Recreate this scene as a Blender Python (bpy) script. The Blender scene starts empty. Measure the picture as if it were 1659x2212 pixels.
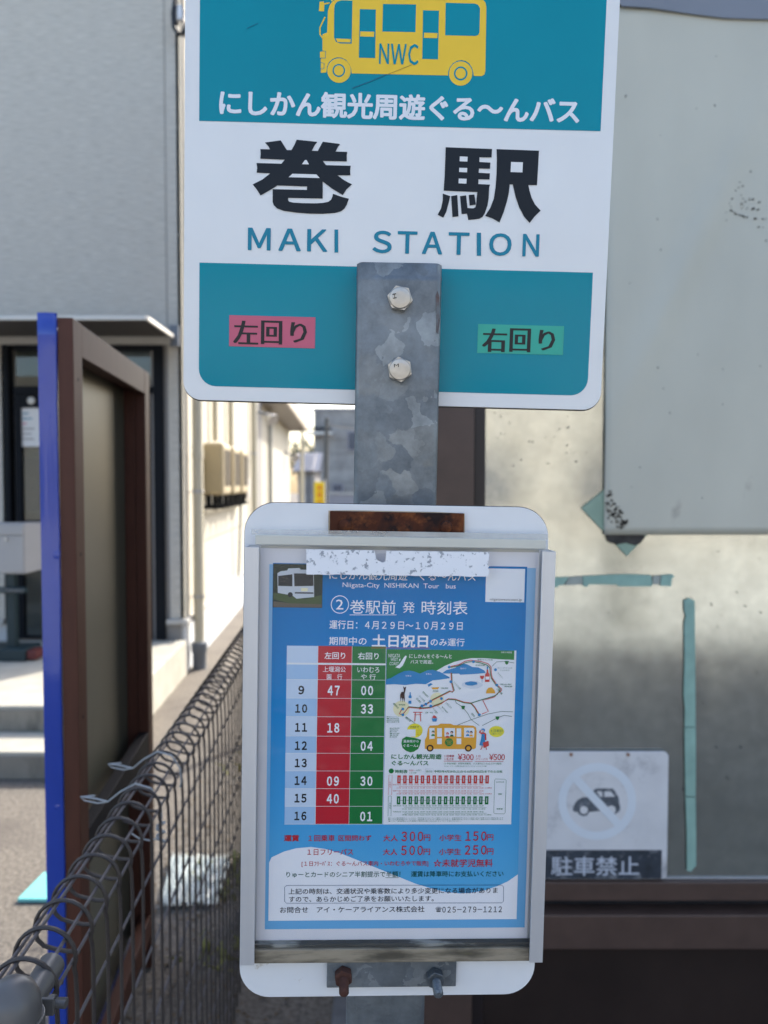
import bpy, bmesh, math, random
from mathutils import Vector, Matrix
random.seed(7)
R = math.radians
scene = bpy.context.scene
C = scene.collection

# ---------------------------------------------------------------- camera, world, sun, exposure
F, CX, CY = 1661.0, 829.5, 1106.0          # lens of the photograph, in units of a 1659-wide print
CAMZ, PITCH = 1.5, R(2.1)
cam = bpy.data.cameras.new("camera")
camo = bpy.data.objects.new("camera", cam); C.objects.link(camo)
camo.location = (0, 0, CAMZ); camo.rotation_euler = (R(90) - PITCH, 0, 0)
cam.sensor_fit = 'HORIZONTAL'; cam.sensor_width = 36.0; cam.lens = 36.0 * F / 1659.0
cam.clip_start = 0.02; cam.clip_end = 600
cam.dof.use_dof = True; cam.dof.focus_distance = 0.66; cam.dof.aperture_fstop = 8.5
scene.camera = camo
SUN = Vector((0.54, 0.83, 0.84)).normalized()
EL = math.asin(SUN.z); AZ = math.atan2(SUN.x, SUN.y)
world = bpy.data.worlds.new("World"); scene.world = world; world.use_nodes = True
wn = world.node_tree.nodes; wl = world.node_tree.links
bg = wn['Background']; sky = wn.new('ShaderNodeTexSky'); sky.sky_type = 'NISHITA'
sky.sun_disc = False; sky.sun_elevation = EL; sky.sun_rotation = AZ
sky.air_density = 1.0; sky.dust_density = 3.0; sky.ozone_density = 0.6
wl.new(sky.outputs[0], bg.inputs[0]); bg.inputs[1].default_value = 0.15
sl = bpy.data.lights.new("sun", 'SUN'); sl.energy = 2.4; sl.angle = R(0.53); sl.color = (1.0, 0.95, 0.86)
so = bpy.data.objects.new("sun", sl); C.objects.link(so)
so.rotation_euler = SUN.to_track_quat('Z', 'Y').to_euler(); so.location = (4, 6, 9)
scene.view_settings.view_transform = 'Standard'; scene.view_settings.look = 'None'
scene.view_settings.exposure = 1.55; scene.view_settings.gamma = 1.0
scene.view_settings.use_curve_mapping = False
scene.render.engine = 'CYCLES'
scene.cycles.use_denoising = True
scene.cycles.max_bounces = 8; scene.cycles.transparent_max_bounces = 12
scene.cycles.caustics_reflective = False; scene.cycles.caustics_refractive = False

# ---------------------------------------------------------------- measuring helpers
cr = Vector((1, 0, 0)); cf = Vector((0, math.cos(PITCH), -math.sin(PITCH))); cd = Vector((0, -math.sin(PITCH), -math.cos(PITCH)))
EYE = Vector((0, 0, CAMZ))
def ray(x, y): return cf + cr * ((x - CX) / F) + cd * ((y - CY) / F)
def at(x, y, Y):
    r = ray(x, y); return EYE + r * (Y / r.y)
def gp(x, y, z=0.0):
    r = ray(x, y); return EYE + r * ((z - CAMZ) / r.z)
def lin(c):
    return tuple(((v / 255.0) / 12.92 if v / 255.0 <= 0.04045 else ((v / 255.0 + 0.055) / 1.055) ** 2.4) for v in c)

class Plane:
    """a flat face: o = point on it, u = right, v = down, n = towards the viewer"""
    def __init__(s, o, u, v):
        s.o = o; s.u = u.normalized(); s.v = (v - s.u * v.dot(s.u)).normalized(); s.n = s.u.cross(s.v); s.n = -s.n if s.n.y > 0 else s.n
    def loc(s, x, y):
        r = ray(x, y); t = (s.o - EYE).dot(s.n) / r.dot(s.n); d = EYE + r * t - s.o
        return d.dot(s.u), d.dot(s.v)
    def pt(s, a, b, h=0.0): return s.o + s.u * a + s.v * b + s.n * h
def camplane(x, y, Z, u, v):
    o = EYE + ray(x, y) * Z
    f = lambda w: cr * w[0] + cd * w[1] + cf * w[2]
    return Plane(o, f(u), f(v))

# ---------------------------------------------------------------- materials
def mat(name, col, rough=0.6, metal=0.0, spec=0.5, var=0.0, scale=8.0, stretch=(1, 1, 1), bump=0.0, bscale=None,
        col2=None, thr=(0.45, 0.6), coat=0.0, detail=6.0, rvar=0.0, dirt=None, dscale=3.0, dthr=(0.55, 0.75)):
    m = bpy.data.materials.new(name); m.use_nodes = True
    nt = m.node_tree; N = nt.nodes; L = nt.links; b = N['Principled BSDF']
    b.inputs['Base Color'].default_value = (*col, 1); b.inputs['Roughness'].default_value = rough
    b.inputs['Metallic'].default_value = metal; b.inputs['Specular IOR Level'].default_value = spec
    b.inputs['Coat Weight'].default_value = coat; b.inputs['Coat Roughness'].default_value = 0.06
    if var or bump or col2 or dirt or rvar:
        tc = N.new('ShaderNodeTexCoord'); mp = N.new('ShaderNodeMapping'); mp.inputs['Scale'].default_value = stretch
        L.new(tc.outputs['Object'], mp.inputs['Vector'])
        nz = N.new('ShaderNodeTexNoise'); nz.inputs['Scale'].default_value = scale; nz.inputs['Detail'].default_value = detail
        L.new(mp.outputs[0], nz.inputs['Vector'])
        out = None
        if col2:
            rp = N.new('ShaderNodeValToRGB'); rp.color_ramp.elements[0].position = thr[0]; rp.color_ramp.elements[1].position = thr[1]
            rp.color_ramp.elements[0].color = (*col, 1); rp.color_ramp.elements[1].color = (*col2, 1)
            L.new(nz.outputs['Fac'], rp.inputs[0]); out = rp.outputs[0]
        if var:
            mr = N.new('ShaderNodeMapRange'); mr.inputs['From Min'].default_value = 0.25; mr.inputs['From Max'].default_value = 0.75
            mr.inputs['To Min'].default_value = 1 - var; mr.inputs['To Max'].default_value = 1 + var
            L.new(nz.outputs['Fac'], mr.inputs['Value'])
            mx = N.new('ShaderNodeMix'); mx.data_type = 'RGBA'; mx.blend_type = 'MULTIPLY'; mx.inputs['Factor'].default_value = 1
            mx.inputs[6].default_value = (*col, 1)
            if out: L.new(out, mx.inputs[6])
            L.new(mr.outputs[0], mx.inputs[7]); out = mx.outputs[2]
        if dirt:
            n2 = N.new('ShaderNodeTexNoise'); n2.inputs['Scale'].default_value = dscale; n2.inputs['Detail'].default_value = 9; n2.inputs['Roughness'].default_value = 0.65
            L.new(mp.outputs[0], n2.inputs['Vector'])
            r2 = N.new('ShaderNodeMapRange'); r2.inputs['From Min'].default_value = dthr[0]; r2.inputs['From Max'].default_value = dthr[1]
            L.new(n2.outputs['Fac'], r2.inputs['Value'])
            m2 = N.new('ShaderNodeMix'); m2.data_type = 'RGBA'; m2.inputs[6].default_value = (*col, 1)
            if out: L.new(out, m2.inputs[6])
            m2.inputs[7].default_value = (*dirt, 1); L.new(r2.outputs[0], m2.inputs['Factor']); out = m2.outputs[2]
        if out: L.new(out, b.inputs['Base Color'])
        if rvar:
            n3 = N.new('ShaderNodeTexNoise'); n3.inputs['Scale'].default_value = scale * .4; n3.inputs['Detail'].default_value = 5
            L.new(mp.outputs[0], n3.inputs['Vector'])
            r3 = N.new('ShaderNodeMapRange'); r3.inputs['From Min'].default_value = .3; r3.inputs['From Max'].default_value = .7
            r3.inputs['To Min'].default_value = max(0.02, rough - rvar); r3.inputs['To Max'].default_value = rough + rvar
            L.new(n3.outputs['Fac'], r3.inputs['Value']); L.new(r3.outputs[0], b.inputs['Roughness'])
        if bump:
            nb = nz
            if bscale:
                nb = N.new('ShaderNodeTexNoise'); nb.inputs['Scale'].default_value = bscale; nb.inputs['Detail'].default_value = 4
                L.new(mp.outputs[0], nb.inputs['Vector'])
            bp = N.new('ShaderNodeBump'); bp.inputs['Strength'].default_value = 1.0; bp.inputs['Distance'].default_value = bump
            L.new(nb.outputs['Fac'], bp.inputs['Height']); L.new(bp.outputs[0], b.inputs['Normal'])
    return m

def galvanised(name, base=0.34, metal=0.55, rough=0.42, scale=42.0, dirt=0.5):
    m = bpy.data.materials.new(name); m.use_nodes = True
    nt = m.node_tree; N = nt.nodes; L = nt.links; b = N['Principled BSDF']
    tc = N.new('ShaderNodeTexCoord'); n0 = N.new('ShaderNodeTexNoise'); n0.inputs['Scale'].default_value = scale * 1.1; n0.inputs['Detail'].default_value = 4
    L.new(tc.outputs['Object'], n0.inputs['Vector'])
    add = N.new('ShaderNodeMix'); add.data_type = 'RGBA'; add.blend_type = 'LINEAR_LIGHT'; add.inputs['Factor'].default_value = 0.022
    L.new(tc.outputs['Object'], add.inputs[6]); L.new(n0.outputs['Color'], add.inputs[7])
    mp = N.new('ShaderNodeMapping'); mp.inputs['Rotation'].default_value = (.3, .5, .8); L.new(add.outputs[2], mp.inputs['Vector'])
    v = N.new('ShaderNodeTexVoronoi'); v.inputs['Scale'].default_value = scale; v.inputs['Randomness'].default_value = 1.0
    L.new(mp.outputs[0], v.inputs['Vector'])
    rp = N.new('ShaderNodeValToRGB'); e = rp.color_ramp.elements
    e[0].position = 0.2; e[0].color = (base * .60, base * .68, base * .75, 1); e[1].position = 0.97; e[1].color = (base * 1.0, base * 1.10, base * 1.15, 1)
    k = e.new(0.6); k.color = (base * .66, base * .75, base * .82, 1)
    k = e.new(0.85); k.color = (base * .72, base * .81, base * .88, 1)
    sp = N.new('ShaderNodeSeparateColor'); L.new(v.outputs['Color'], sp.inputs[0]); L.new(sp.outputs[0], rp.inputs[0])
    n2 = N.new('ShaderNodeTexNoise'); n2.inputs['Scale'].default_value = 14; n2.inputs['Detail'].default_value = 10; n2.inputs['Roughness'].default_value = .7
    L.new(tc.outputs['Object'], n2.inputs['Vector'])
    mr = N.new('ShaderNodeMapRange'); mr.inputs['From Min'].default_value = .35; mr.inputs['From Max'].default_value = .65
    mr.inputs['To Min'].default_value = 1 - dirt; mr.inputs['To Max'].default_value = 1.15; L.new(n2.outputs['Fac'], mr.inputs['Value'])
    mx = N.new('ShaderNodeMix'); mx.data_type = 'RGBA'; mx.blend_type = 'MULTIPLY'; mx.inputs['Factor'].default_value = 1
    L.new(rp.outputs[0], mx.inputs[6]); L.new(mr.outputs[0], mx.inputs[7]); L.new(mx.outputs[2], b.inputs['Base Color'])
    b.inputs['Metallic'].default_value = metal
    r3 = N.new('ShaderNodeMapRange'); r3.inputs['To Min'].default_value = rough - .1; r3.inputs['To Max'].default_value = rough + .15
    L.new(sp.outputs[1], r3.inputs['Value']); L.new(r3.outputs[0], b.inputs['Roughness'])
    bp = N.new('ShaderNodeBump'); bp.inputs['Distance'].default_value = .0004; L.new(n2.outputs['Fac'], bp.inputs['Height']); L.new(bp.outputs[0], b.inputs['Normal'])
    return m

def clear_sheet(name, dust=0.06, rough=0.03, tint=(1, 1, 1), bump=0.0, ior=1.45):
    m = bpy.data.materials.new(name); m.use_nodes = True
    nt = m.node_tree; N = nt.nodes; L = nt.links; N.clear()
    out = N.new('ShaderNodeOutputMaterial'); tr = N.new('ShaderNodeBsdfTransparent'); tr.inputs[0].default_value = (*tint, 1)
    gl = N.new('ShaderNodeBsdfGlossy'); gl.inputs['Roughness'].default_value = rough
    fr = N.new('ShaderNodeLayerWeight'); fr.inputs['Blend'].default_value = .5
    pw = N.new('ShaderNodeMath'); pw.operation = 'POWER'; pw.inputs[1].default_value = 4.0; L.new(fr.outputs['Facing'], pw.inputs[0])
    f0 = ((ior - 1) / (ior + 1)) ** 2
    ml = N.new('ShaderNodeMath'); ml.operation = 'MULTIPLY_ADD'; ml.inputs[1].default_value = .8; ml.inputs[2].default_value = f0; L.new(pw.outputs[0], ml.inputs[0])
    mx = N.new('ShaderNodeMixShader'); L.new(ml.outputs[0], mx.inputs[0]); L.new(tr.outputs[0], mx.inputs[1]); L.new(gl.outputs[0], mx.inputs[2])
    df = N.new('ShaderNodeBsdfDiffuse'); df.inputs[0].default_value = (.7, .7, .67, 1)
    tc = N.new('ShaderNodeTexCoord'); nz = N.new('ShaderNodeTexNoise'); nz.inputs['Scale'].default_value = 18; nz.inputs['Detail'].default_value = 8
    L.new(tc.outputs['Object'], nz.inputs['Vector'])
    mr = N.new('ShaderNodeMapRange'); mr.inputs['From Min'].default_value = .4; mr.inputs['From Max'].default_value = .75
    mr.inputs['To Min'].default_value = dust * .5; mr.inputs['To Max'].default_value = dust * 2; L.new(nz.outputs['Fac'], mr.inputs['Value'])
    m2 = N.new('ShaderNodeMixShader'); L.new(mr.outputs[0], m2.inputs[0]); L.new(mx.outputs[0], m2.inputs[1]); L.new(df.outputs[0], m2.inputs[2])
    if bump:
        nb = N.new('ShaderNodeTexNoise'); nb.inputs['Scale'].default_value = 30; nb.inputs['Detail'].default_value = 2
        L.new(tc.outputs['Object'], nb.inputs['Vector'])
        bp = N.new('ShaderNodeBump'); bp.inputs['Distance'].default_value = bump; L.new(nb.outputs['Fac'], bp.inputs['Height'])
        L.new(bp.outputs[0], gl.inputs['Normal']); L.new(bp.outputs[0], fr.inputs['Normal'])
    L.new(m2.outputs[0], out.inputs[0])
    return m

def ink(name, rgb, rough=0.22, f=0.95, coat=0.0):
    c = lin(rgb); return mat(name, tuple(v * f for v in c), rough=rough, coat=coat, spec=.35)

# ---------------------------------------------------------------- mesh helpers (world coordinates in, parts out)
class G:
    def __init__(s): s.v = []; s.f = []
    def add(s, vs, fs):
        n = len(s.v); s.v += [Vector(p) for p in vs]; s.f += [tuple(i + n for i in f) for f in fs]; return s
    def box(s, x0, x1, y0, y1, z0, z1, M=None):
        vs = [Vector((x, y, z)) for z in (z0, z1) for y in (y0, y1) for x in (x0, x1)]
        if M: vs = [M @ v for v in vs]
        return s.add(vs, [(0, 2, 3, 1), (4, 5, 7, 6), (0, 1, 5, 4), (2, 6, 7, 3), (0, 4, 6, 2), (1, 3, 7, 5)])
    def tube(s, pts, r, n=8, caps=True, closed=False):
        pts = [Vector(p) for p in pts]; m = len(pts); rs = r if isinstance(r, (list, tuple)) else [r] * m
        ref = None; base = len(s.v); fs = []
        for i, p in enumerate(pts):
            a = pts[(i - 1) % m] if (closed or i > 0) else p; b = pts[(i + 1) % m] if (closed or i < m - 1) else p
            t = (b - a).normalized()
            if ref is None:
                ref = t.cross(Vector((0, 0, 1)) if abs(t.z) < .9 else Vector((1, 0, 0))).normalized()
            ref = (ref - t * ref.dot(t)).normalized(); bi = t.cross(ref)
            for k in range(n):
                a2 = 2 * math.pi * k / n
                s.v.append(p + (ref * math.cos(a2) + bi * math.sin(a2)) * rs[i])
        for i in range(m if closed else m - 1):
            j = (i + 1) % m
            for k in range(n):
                k2 = (k + 1) % n
                s.f.append((base + i * n + k, base + i * n + k2, base + j * n + k2, base + j * n + k))
        if caps and not closed:
            s.f.append(tuple(base + k for k in reversed(range(n)))); s.f.append(tuple(base + (m - 1) * n + k for k in range(n)))
        return s
    def cyl(s, p0, p1, r, n=16, r1=None): return s.tube([p0, p1], [r, r if r1 is None else r1], n)
    def prism(s, pl, pts, h0, h1):
        """pts = plane-local outline, extruded from h0 to h1 along the plane normal"""
        n = len(pts)
        vs = [pl.pt(a, b, h0) for a, b in pts] + [pl.pt(a, b, h1) for a, b in pts]
        fs = [tuple(range(n)), tuple(range(2 * n - 1, n - 1, -1))] + [(i, i + n, (i + 1) % n + n, (i + 1) % n) for i in range(n)]
        return s.add(vs, fs)
    def lathe(s, c, prof, n=24, axis=Vector((0, 0, 1))):
        ax = axis.normalized(); e = ax.cross(Vector((0, 1, 0)) if abs(ax.y) < .9 else Vector((1, 0, 0))).normalized(); g = ax.cross(e); base = len(s.v)
        for r, h in prof:
            for k in range(n):
                a = 2 * math.pi * k / n; s.v.append(Vector(c) + ax * h + (e * math.cos(a) + g * math.sin(a)) * max(r, 1e-5))
        for i in range(len(prof) - 1):
            for k in range(n):
                k2 = (k + 1) % n; s.f.append((base + i * n + k, base + i * n + k2, base + (i + 1) * n + k2, base + (i + 1) * n + k))
        s.f.append(tuple(base + k for k in range(n))); s.f.append(tuple(base + (len(prof) - 1) * n + k for k in range(n)))
        return s

def wl_(o):
    v = Vector((0, 0, 0))
    while o is not None: v = v + o.location; o = o.parent
    return v
def link(o, parent=None, **tags):
    C.objects.link(o)
    if parent is not None: o.parent = parent
    for k, v in tags.items():
        if v: o[k] = v
    return o
def mesh(name, g, m, parent=None, smooth=False, bev=0.0, recalc=True, loc=None, **tags):
    me = bpy.data.meshes.new(name)
    off = wl_(parent) if parent is not None else Vector((0, 0, 0))
    own = Vector(loc) if loc is not None else None
    if own is not None: off = own
    me.from_pydata([tuple(v - off) for v in g.v], [], g.f)
    bm = bmesh.new(); bm.from_mesh(me)
    if recalc: bmesh.ops.recalc_face_normals(bm, faces=bm.faces)
    big = [f for f in bm.faces if len(f.verts) > 4]
    if big: bmesh.ops.triangulate(bm, faces=big)
    bm.to_mesh(me); bm.free()
    if smooth:
        me.shade_smooth()
        try: me.set_sharp_from_angle(angle=R(40))
        except Exception: pass
    me.materials.append(m)
    o = bpy.data.objects.new(name, me)
    if own is not None: o.location = own - (wl_(parent) if parent is not None else Vector((0, 0, 0)))
    link(o, parent, **tags)
    if bev:
        b = o.modifiers.new("edge", 'BEVEL'); b.width = bev; b.segments = 2; b.limit_method = 'ANGLE'; b.angle_limit = R(50)
    return o
def thing(name, loc, label, category, group=None):
    o = bpy.data.objects.new(name, None); o.location = loc; o.empty_display_size = .05
    return link(o, None, label=label, category=category, group=group)

# flat print (ink layers a fraction of a millimetre apart on their sheet)
_fonts = {}
def glyphs(s, bold=0.0, space=1.0, res=2):
    key = (s, bold, space, res)
    if key in _fonts: return _fonts[key]
    c = bpy.data.curves.new('t', 'FONT'); c.body = s; c.resolution_u = res; c.offset = 0; c.space_character = space
    o = bpy.data.objects.new('t', c); C.objects.link(o)
    dg = bpy.context.evaluated_depsgraph_get(); me = bpy.data.meshes.new_from_object(o.evaluated_get(dg))
    vs = [(v.co.x, v.co.y) for v in me.vertices]; fs = [tuple(p.vertices) for p in me.polygons]
    bpy.data.objects.remove(o); bpy.data.curves.remove(c); bpy.data.meshes.remove(me)
    lv = [0.0] * len(vs)
    if bold:
        nb = 8 if bold >= .018 else 4; v0, f0 = vs, fs; n0 = len(vs)
        vs, fs, lv = list(vs), list(fs), list(lv)
        for k in range(nb):
            a = 2 * math.pi * (k + .5) / nb; dx, dy = bold * math.cos(a) * 1.1, bold * math.sin(a) * 1.1
            o_ = len(vs); vs += [(x + dx, y + dy) for x, y in v0]; fs += [tuple(i + o_ for i in f) for f in f0]; lv += [(k + 1) * 2.5e-6] * n0
    x0 = min(v[0] for v in vs); x1 = max(v[0] for v in vs); y0 = min(v[1] for v in vs); y1 = max(v[1] for v in vs)
    _fonts[key] = ([((x - x0) / (x1 - x0 + 1e-9) - .5, .5 - (y - y0) / (y1 - y0 + 1e-9)) for x, y in vs], fs, lv)
    return _fonts[key]
JOIN = {'lettering', 'chart_text', 'dirt'}
def fw(s_): return ''.join(chr(ord(c_) + 0xFEE0) if 0x21 <= ord(c_) <= 0x7e else c_ for c_ in s_)
class Print:
    def __init__(s, pl, parent, base=0.0, step=0.00012):
        s.pl = pl; s.parent = parent; s.base = base; s.step = step; s.d = {}; s.tick = 0
    def g(s, name, m):
        if (name, m.name) not in s.d: s.d[(name, m.name)] = (G(), m)
        return s.d[(name, m.name)][0]
    def h(s, k):
        s.tick += 1
        return s.base + k * s.step + (s.tick % 6) * s.step * .12
    def poly(s, name, m, pts, k=1, cv=None, local=False):
        if not local: pts = [s.pl.loc(*(cv(*p) if cv else p)) for p in pts]
        h = s.h(k); key = name if name in JOIN else name + '#' + str(s.tick)
        s.g(key, m).add([s.pl.pt(a, b, h) for a, b in pts], [tuple(range(len(pts)))])
    def rect(s, name, m, a, b, k=1, cv=None, r=0.0, n=5):
        (x0, y0), (x1, y1) = s.pl.loc(*(cv(*a) if cv else a)), s.pl.loc(*(cv(*b) if cv else b))
        s.poly(name, m, rrect(x0, y0, x1, y1, r, n), k, local=True)
    def circ(s, name, m, c, r, k=1, cv=None, n=28):
        c0 = s.pl.loc(*(cv(*c) if cv else c)); e = s.pl.loc(*(cv(c[0] + r, c[1]) if cv else (c[0] + r, c[1]))); rr = math.hypot(e[0] - c0[0], e[1] - c0[1])
        s.poly(name, m, [(c0[0] + rr * math.cos(2 * math.pi * i / n), c0[1] + rr * math.sin(2 * math.pi * i / n)) for i in range(n)], k, local=True)
    def line(s, name, m, pts, w, k=1, cv=None, closed=False):
        """polyline of width w (print units)"""
        P = [s.pl.loc(*(cv(*p) if cv else p)) for p in pts]; wl = w / F * .66
        if closed: P.append(P[0])
        h = s.h(k)
        L, Rr = [], []
        for i, p in enumerate(P):
            a = P[max(i - 1, 0)]; b = P[min(i + 1, len(P) - 1)]
            dx, dy = b[0] - a[0], b[1] - a[1]; q = math.hypot(dx, dy) or 1; nx, ny = -dy / q * wl / 2, dx / q * wl / 2
            L.append((p[0] + nx, p[1] + ny)); Rr.append((p[0] - nx, p[1] - ny))
        g = s.g(name + '#' + str(s.tick), m); n = len(P)
        g.add([s.pl.pt(a, b, h) for a, b in L + Rr], [(i, i + 1, n + i + 1, n + i) for i in range(n - 1)])
    def text(s, m, body, x0, x1, yc, hh, k=2, cv=None, bold=0.0, space=1.0, name='lettering', xs=0.0, tilt=0.0, res=2):
        """body fitted between x0 and x1, hh tall, centred on yc"""
        xm = (x0 + x1) / 2
        A = s.pl.loc(*(cv(x0, yc) if cv else (x0, yc))); B = s.pl.loc(*(cv(x1, yc) if cv else (x1, yc)))
        T = s.pl.loc(*(cv(xm, yc - hh / 2) if cv else (xm, yc - hh / 2))); D = s.pl.loc(*(cv(xm, yc + hh / 2) if cv else (xm, yc + hh / 2)))
        w = math.hypot(B[0] - A[0], B[1] - A[1]); h_ = math.hypot(D[0] - T[0], D[1] - T[1]); c = ((T[0] + D[0]) / 2, (T[1] + D[1]) / 2)
        vs, fs, lv = glyphs(body, bold, space, res); ct, st = math.cos(tilt), math.sin(tilt)
        for dx in ((0,) if not xs else (-xs, 0, xs)):
            h = s.h(k); 
            s.g(name, m).add([s.pl.pt(c[0] + (a * w + dx * h_) * ct - b * h_ * st, c[1] + (a * w + dx * h_) * st + b * h_ * ct, h + q) for (a, b), q in zip(vs, lv)], fs)
    def flush(s):
        for (name, mn), (g, m) in s.d.items(): mesh(name.split('#')[0], g, m, s.parent, recalc=False)
        s.d = {}
def rrect(x0, y0, x1, y1, r=0.0, n=5):
    if r <= 0: return [(x0, y0), (x1, y0), (x1, y1), (x0, y1)]
    out = []
    for cx, cy, a0 in ((x1 - r, y0 + r, -90), (x1 - r, y1 - r, 0), (x0 + r, y1 - r, 90), (x0 + r, y0 + r, 180)):
        for i in range(n + 1):
            a = R(a0 + 90 * i / n); out.append((cx + r * math.cos(a), cy + r * math.sin(a)))
    return out
def conv(ox, sx, oy, sy=None): return lambda x, y: (ox + sx * x, oy + (sy or sx) * y)
c1 = conv(384, .5787, 0); c2 = conv(384, .5787, 521.2); c3 = conv(493.7, .4464, 1069.8); c4 = conv(493.7, .4464, 1536.1)
b1 = conv(822.9, .18518, 1388); b2 = conv(822.9, .18518, 1558); b8 = conv(603.5, .33068, 1783)
k1 = conv(537.6, .1455, 290.8); k2 = conv(932.6, .1488, 301.7); e4 = conv(669.3, .2447, 0); n5 = conv(1179.5, .16534, 1607.4)
c8 = conv(1097.2, .5038, 1097.2); c7 = conv(1097.2, .4958, 0)

# ---------------------------------------------------------------- colours
M_white = mat('white_enamel', (.78, .79, .80), rough=.32, var=.03, scale=30, bump=.00008, dirt=(.40, .34, .24), dscale=34, dthr=(.655, .74))
M_signwhite = mat('sign_white_film', (.82, .82, .81), rough=.25, var=.02, scale=20, bump=.00003, bscale=120)
M_teal = mat('teal_film', (.0, .265, .345), rough=.12, spec=.22, var=.05, scale=9, bump=.00006, bscale=160)
M_teal_ink = ink('teal_ink', (0, 132, 160))
M_film_white = ink('white_film', (238, 240, 245))
M_film_dark = mat('dark_film', (.008, .012, .018), rough=.35, spec=.25)
M_yellow = mat('yellow_film', (.92, .60, .045), rough=.3, spec=.25, var=.03, scale=30)
M_scratch = ink('scratch', (20, 105, 135), rough=.5)
M_yscratch = ink('yellow_scratch', (190, 160, 60), rough=.5)
M_pink = mat('pink_sticker', (.60, .115, .19), rough=.45, var=.04, scale=30)
M_green_st = mat('green_sticker', (.03, .42, .31), rough=.45, var=.04, scale=30)
M_black = ink('black_ink', (30, 32, 36), rough=.35)
M_galv = galvanised('galvanised_steel')
M_galv2 = galvanised('galvanised_strap', base=.30, scale=70, rough=.5, dirt=.35)
M_inox = mat('bolt_steel', (.50, .47, .42), rough=.36, metal=.85, var=.2, scale=90, bump=.0002)
M_rust = mat('rust', (.085, .028, .015), rough=.85, var=.35, scale=60, detail=10, bump=.0012, col2=(.020, .012, .011), thr=(.44, .58), spec=.2, dirt=(.20, .065, .022), dscale=45, dthr=(.52, .66))
M_rustspot = mat('rust_stain', (.28, .12, .05), rough=.8, var=.3, scale=80)
M_alu = mat('brushed_aluminium', (.62, .63, .65), rough=.42, metal=.55, var=.08, scale=60, stretch=(1, 1, .08), dirt=(.34, .33, .30), dscale=18, dthr=(.6, .9))
M_grime = mat('grimy_channel', (.10, .085, .06), rough=.8, var=.4, scale=40, stretch=(.5, 1, 2.5), col2=(.26, .22, .16), thr=(.40, .58), bump=.0006, dirt=(.12, .12, .03), dscale=9, dthr=(.55, .7))
M_grime2 = mat('dark_grime', (.05, .05, .045), rough=.8, var=.4, scale=60, stretch=(.4, 1, 2), col2=(.22, .22, .2), thr=(.55, .65))
M_cover = clear_sheet('clear_cover', dust=.006, rough=.05, bump=.002, ior=1.2)
M_fold = clear_sheet('clear_fold', dust=.35, rough=.12)
M_glass = clear_sheet('window_glass', dust=.02, rough=.01, tint=(.6, .65, .64), ior=1.6)
M_bluefilm = mat('blue_sheet', (.022, .058, .36), rough=.12, var=.06, scale=14, bump=.0006, bscale=26, coat=.4)
M_brown = mat('brown_paint', (.085, .030, .018), rough=.55, spec=.3, var=.12, scale=40, stretch=(1, 1, .25), bump=.0003)
M_panelback = mat('board_back', (.15, .14, .10), rough=.4, spec=.3, metal=.1, var=.05, scale=12)
M_wire = mat('coated_wire_shaded', (.050, .040, .036), rough=.5, metal=.0, var=.15, scale=60, spec=.5)  # upright wires: shade put into the colour, darker than the long wires
M_lwire = mat('coated_long_wire_lit', (.115, .10, .10), rough=.42, var=.2, scale=50)  # same coating, paler: sky reflection put into the colour
M_post = mat('post_paint', (.12, .115, .11), rough=.35, var=.1, scale=30, bump=.0002)
M_tie = mat('tie_wire', (.34, .36, .37), rough=.5)
M_siding = mat('siding', (.57, .54, .48), rough=.85, var=.17, scale=10, stretch=(1, 1, 10), detail=12, bump=.007, dirt=(.50, .47, .41), dscale=3)
M_siding_s = mat('side_siding', (.50, .475, .40), rough=.85, var=.05, scale=14, stretch=(1, 1, 5), detail=8, bump=.002)
M_trim = mat('trim', (.5, .49, .46), rough=.7, var=.05)
M_gasket = mat('sealant', (.27, .26, .25), rough=.8)
M_plinth = mat('plinth', (.58, .60, .62), rough=.8, var=.06, scale=5, bump=.001)
M_dark = mat('dark_bronze', (.008, .010, .014), rough=.6, spec=.12, var=.1)
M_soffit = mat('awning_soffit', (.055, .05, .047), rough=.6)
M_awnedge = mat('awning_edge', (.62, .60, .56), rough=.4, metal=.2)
M_room = mat('room_wall', (.34, .33, .30), rough=.8, var=.08, scale=3)
M_curtain = mat('blind', (.40, .38, .33), rough=.9, var=.05)
M_conc = mat('concrete', (.44, .42, .36), rough=.9, var=.12, scale=6, detail=10, bump=.002, dirt=(.38, .34, .27), dscale=2.2)
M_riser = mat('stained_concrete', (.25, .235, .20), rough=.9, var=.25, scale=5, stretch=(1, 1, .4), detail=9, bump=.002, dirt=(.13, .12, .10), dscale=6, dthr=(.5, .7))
M_asph = mat('gravel_asphalt', (.165, .146, .122), rough=.95, var=.5, scale=60, detail=14, bump=.008, bscale=60, dirt=(.12, .105, .09), dscale=2.6, dthr=(.5, .7))
M_pipe = mat('cream_pipe', (.60, .55, .42), rough=.5, var=.04)
M_pipe2 = mat('grey_pipe', (.36, .36, .33), rough=.5)
M_socket = mat('grey_socket', (.15, .17, .20), rough=.5)
M_clamp = mat('clamp_steel', (.5, .5, .5), rough=.35, metal=.9)
M_ac = mat('beige_casing', (.42, .35, .22), rough=.5, var=.04)
M_acd = mat('casing_grille', (.16, .14, .11), rough=.6)
M_grey = mat('grey_box', (.40, .38, .35), rough=.5)
M_roof = mat('eave_metal', (.20, .17, .14), rough=.5)
M_fascia = mat('fascia', (.42, .36, .29), rough=.5)
M_mail = mat('mailbox_paint', (.40, .39, .385), rough=.4, var=.03)
M_stand = mat('dark_teal_stand', (.012, .030, .036), rough=.5)
M_redend = mat('red_cap', (.12, .02, .018), rough=.5)
M_paper = mat('paper', (.74, .74, .74), rough=.6)

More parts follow.
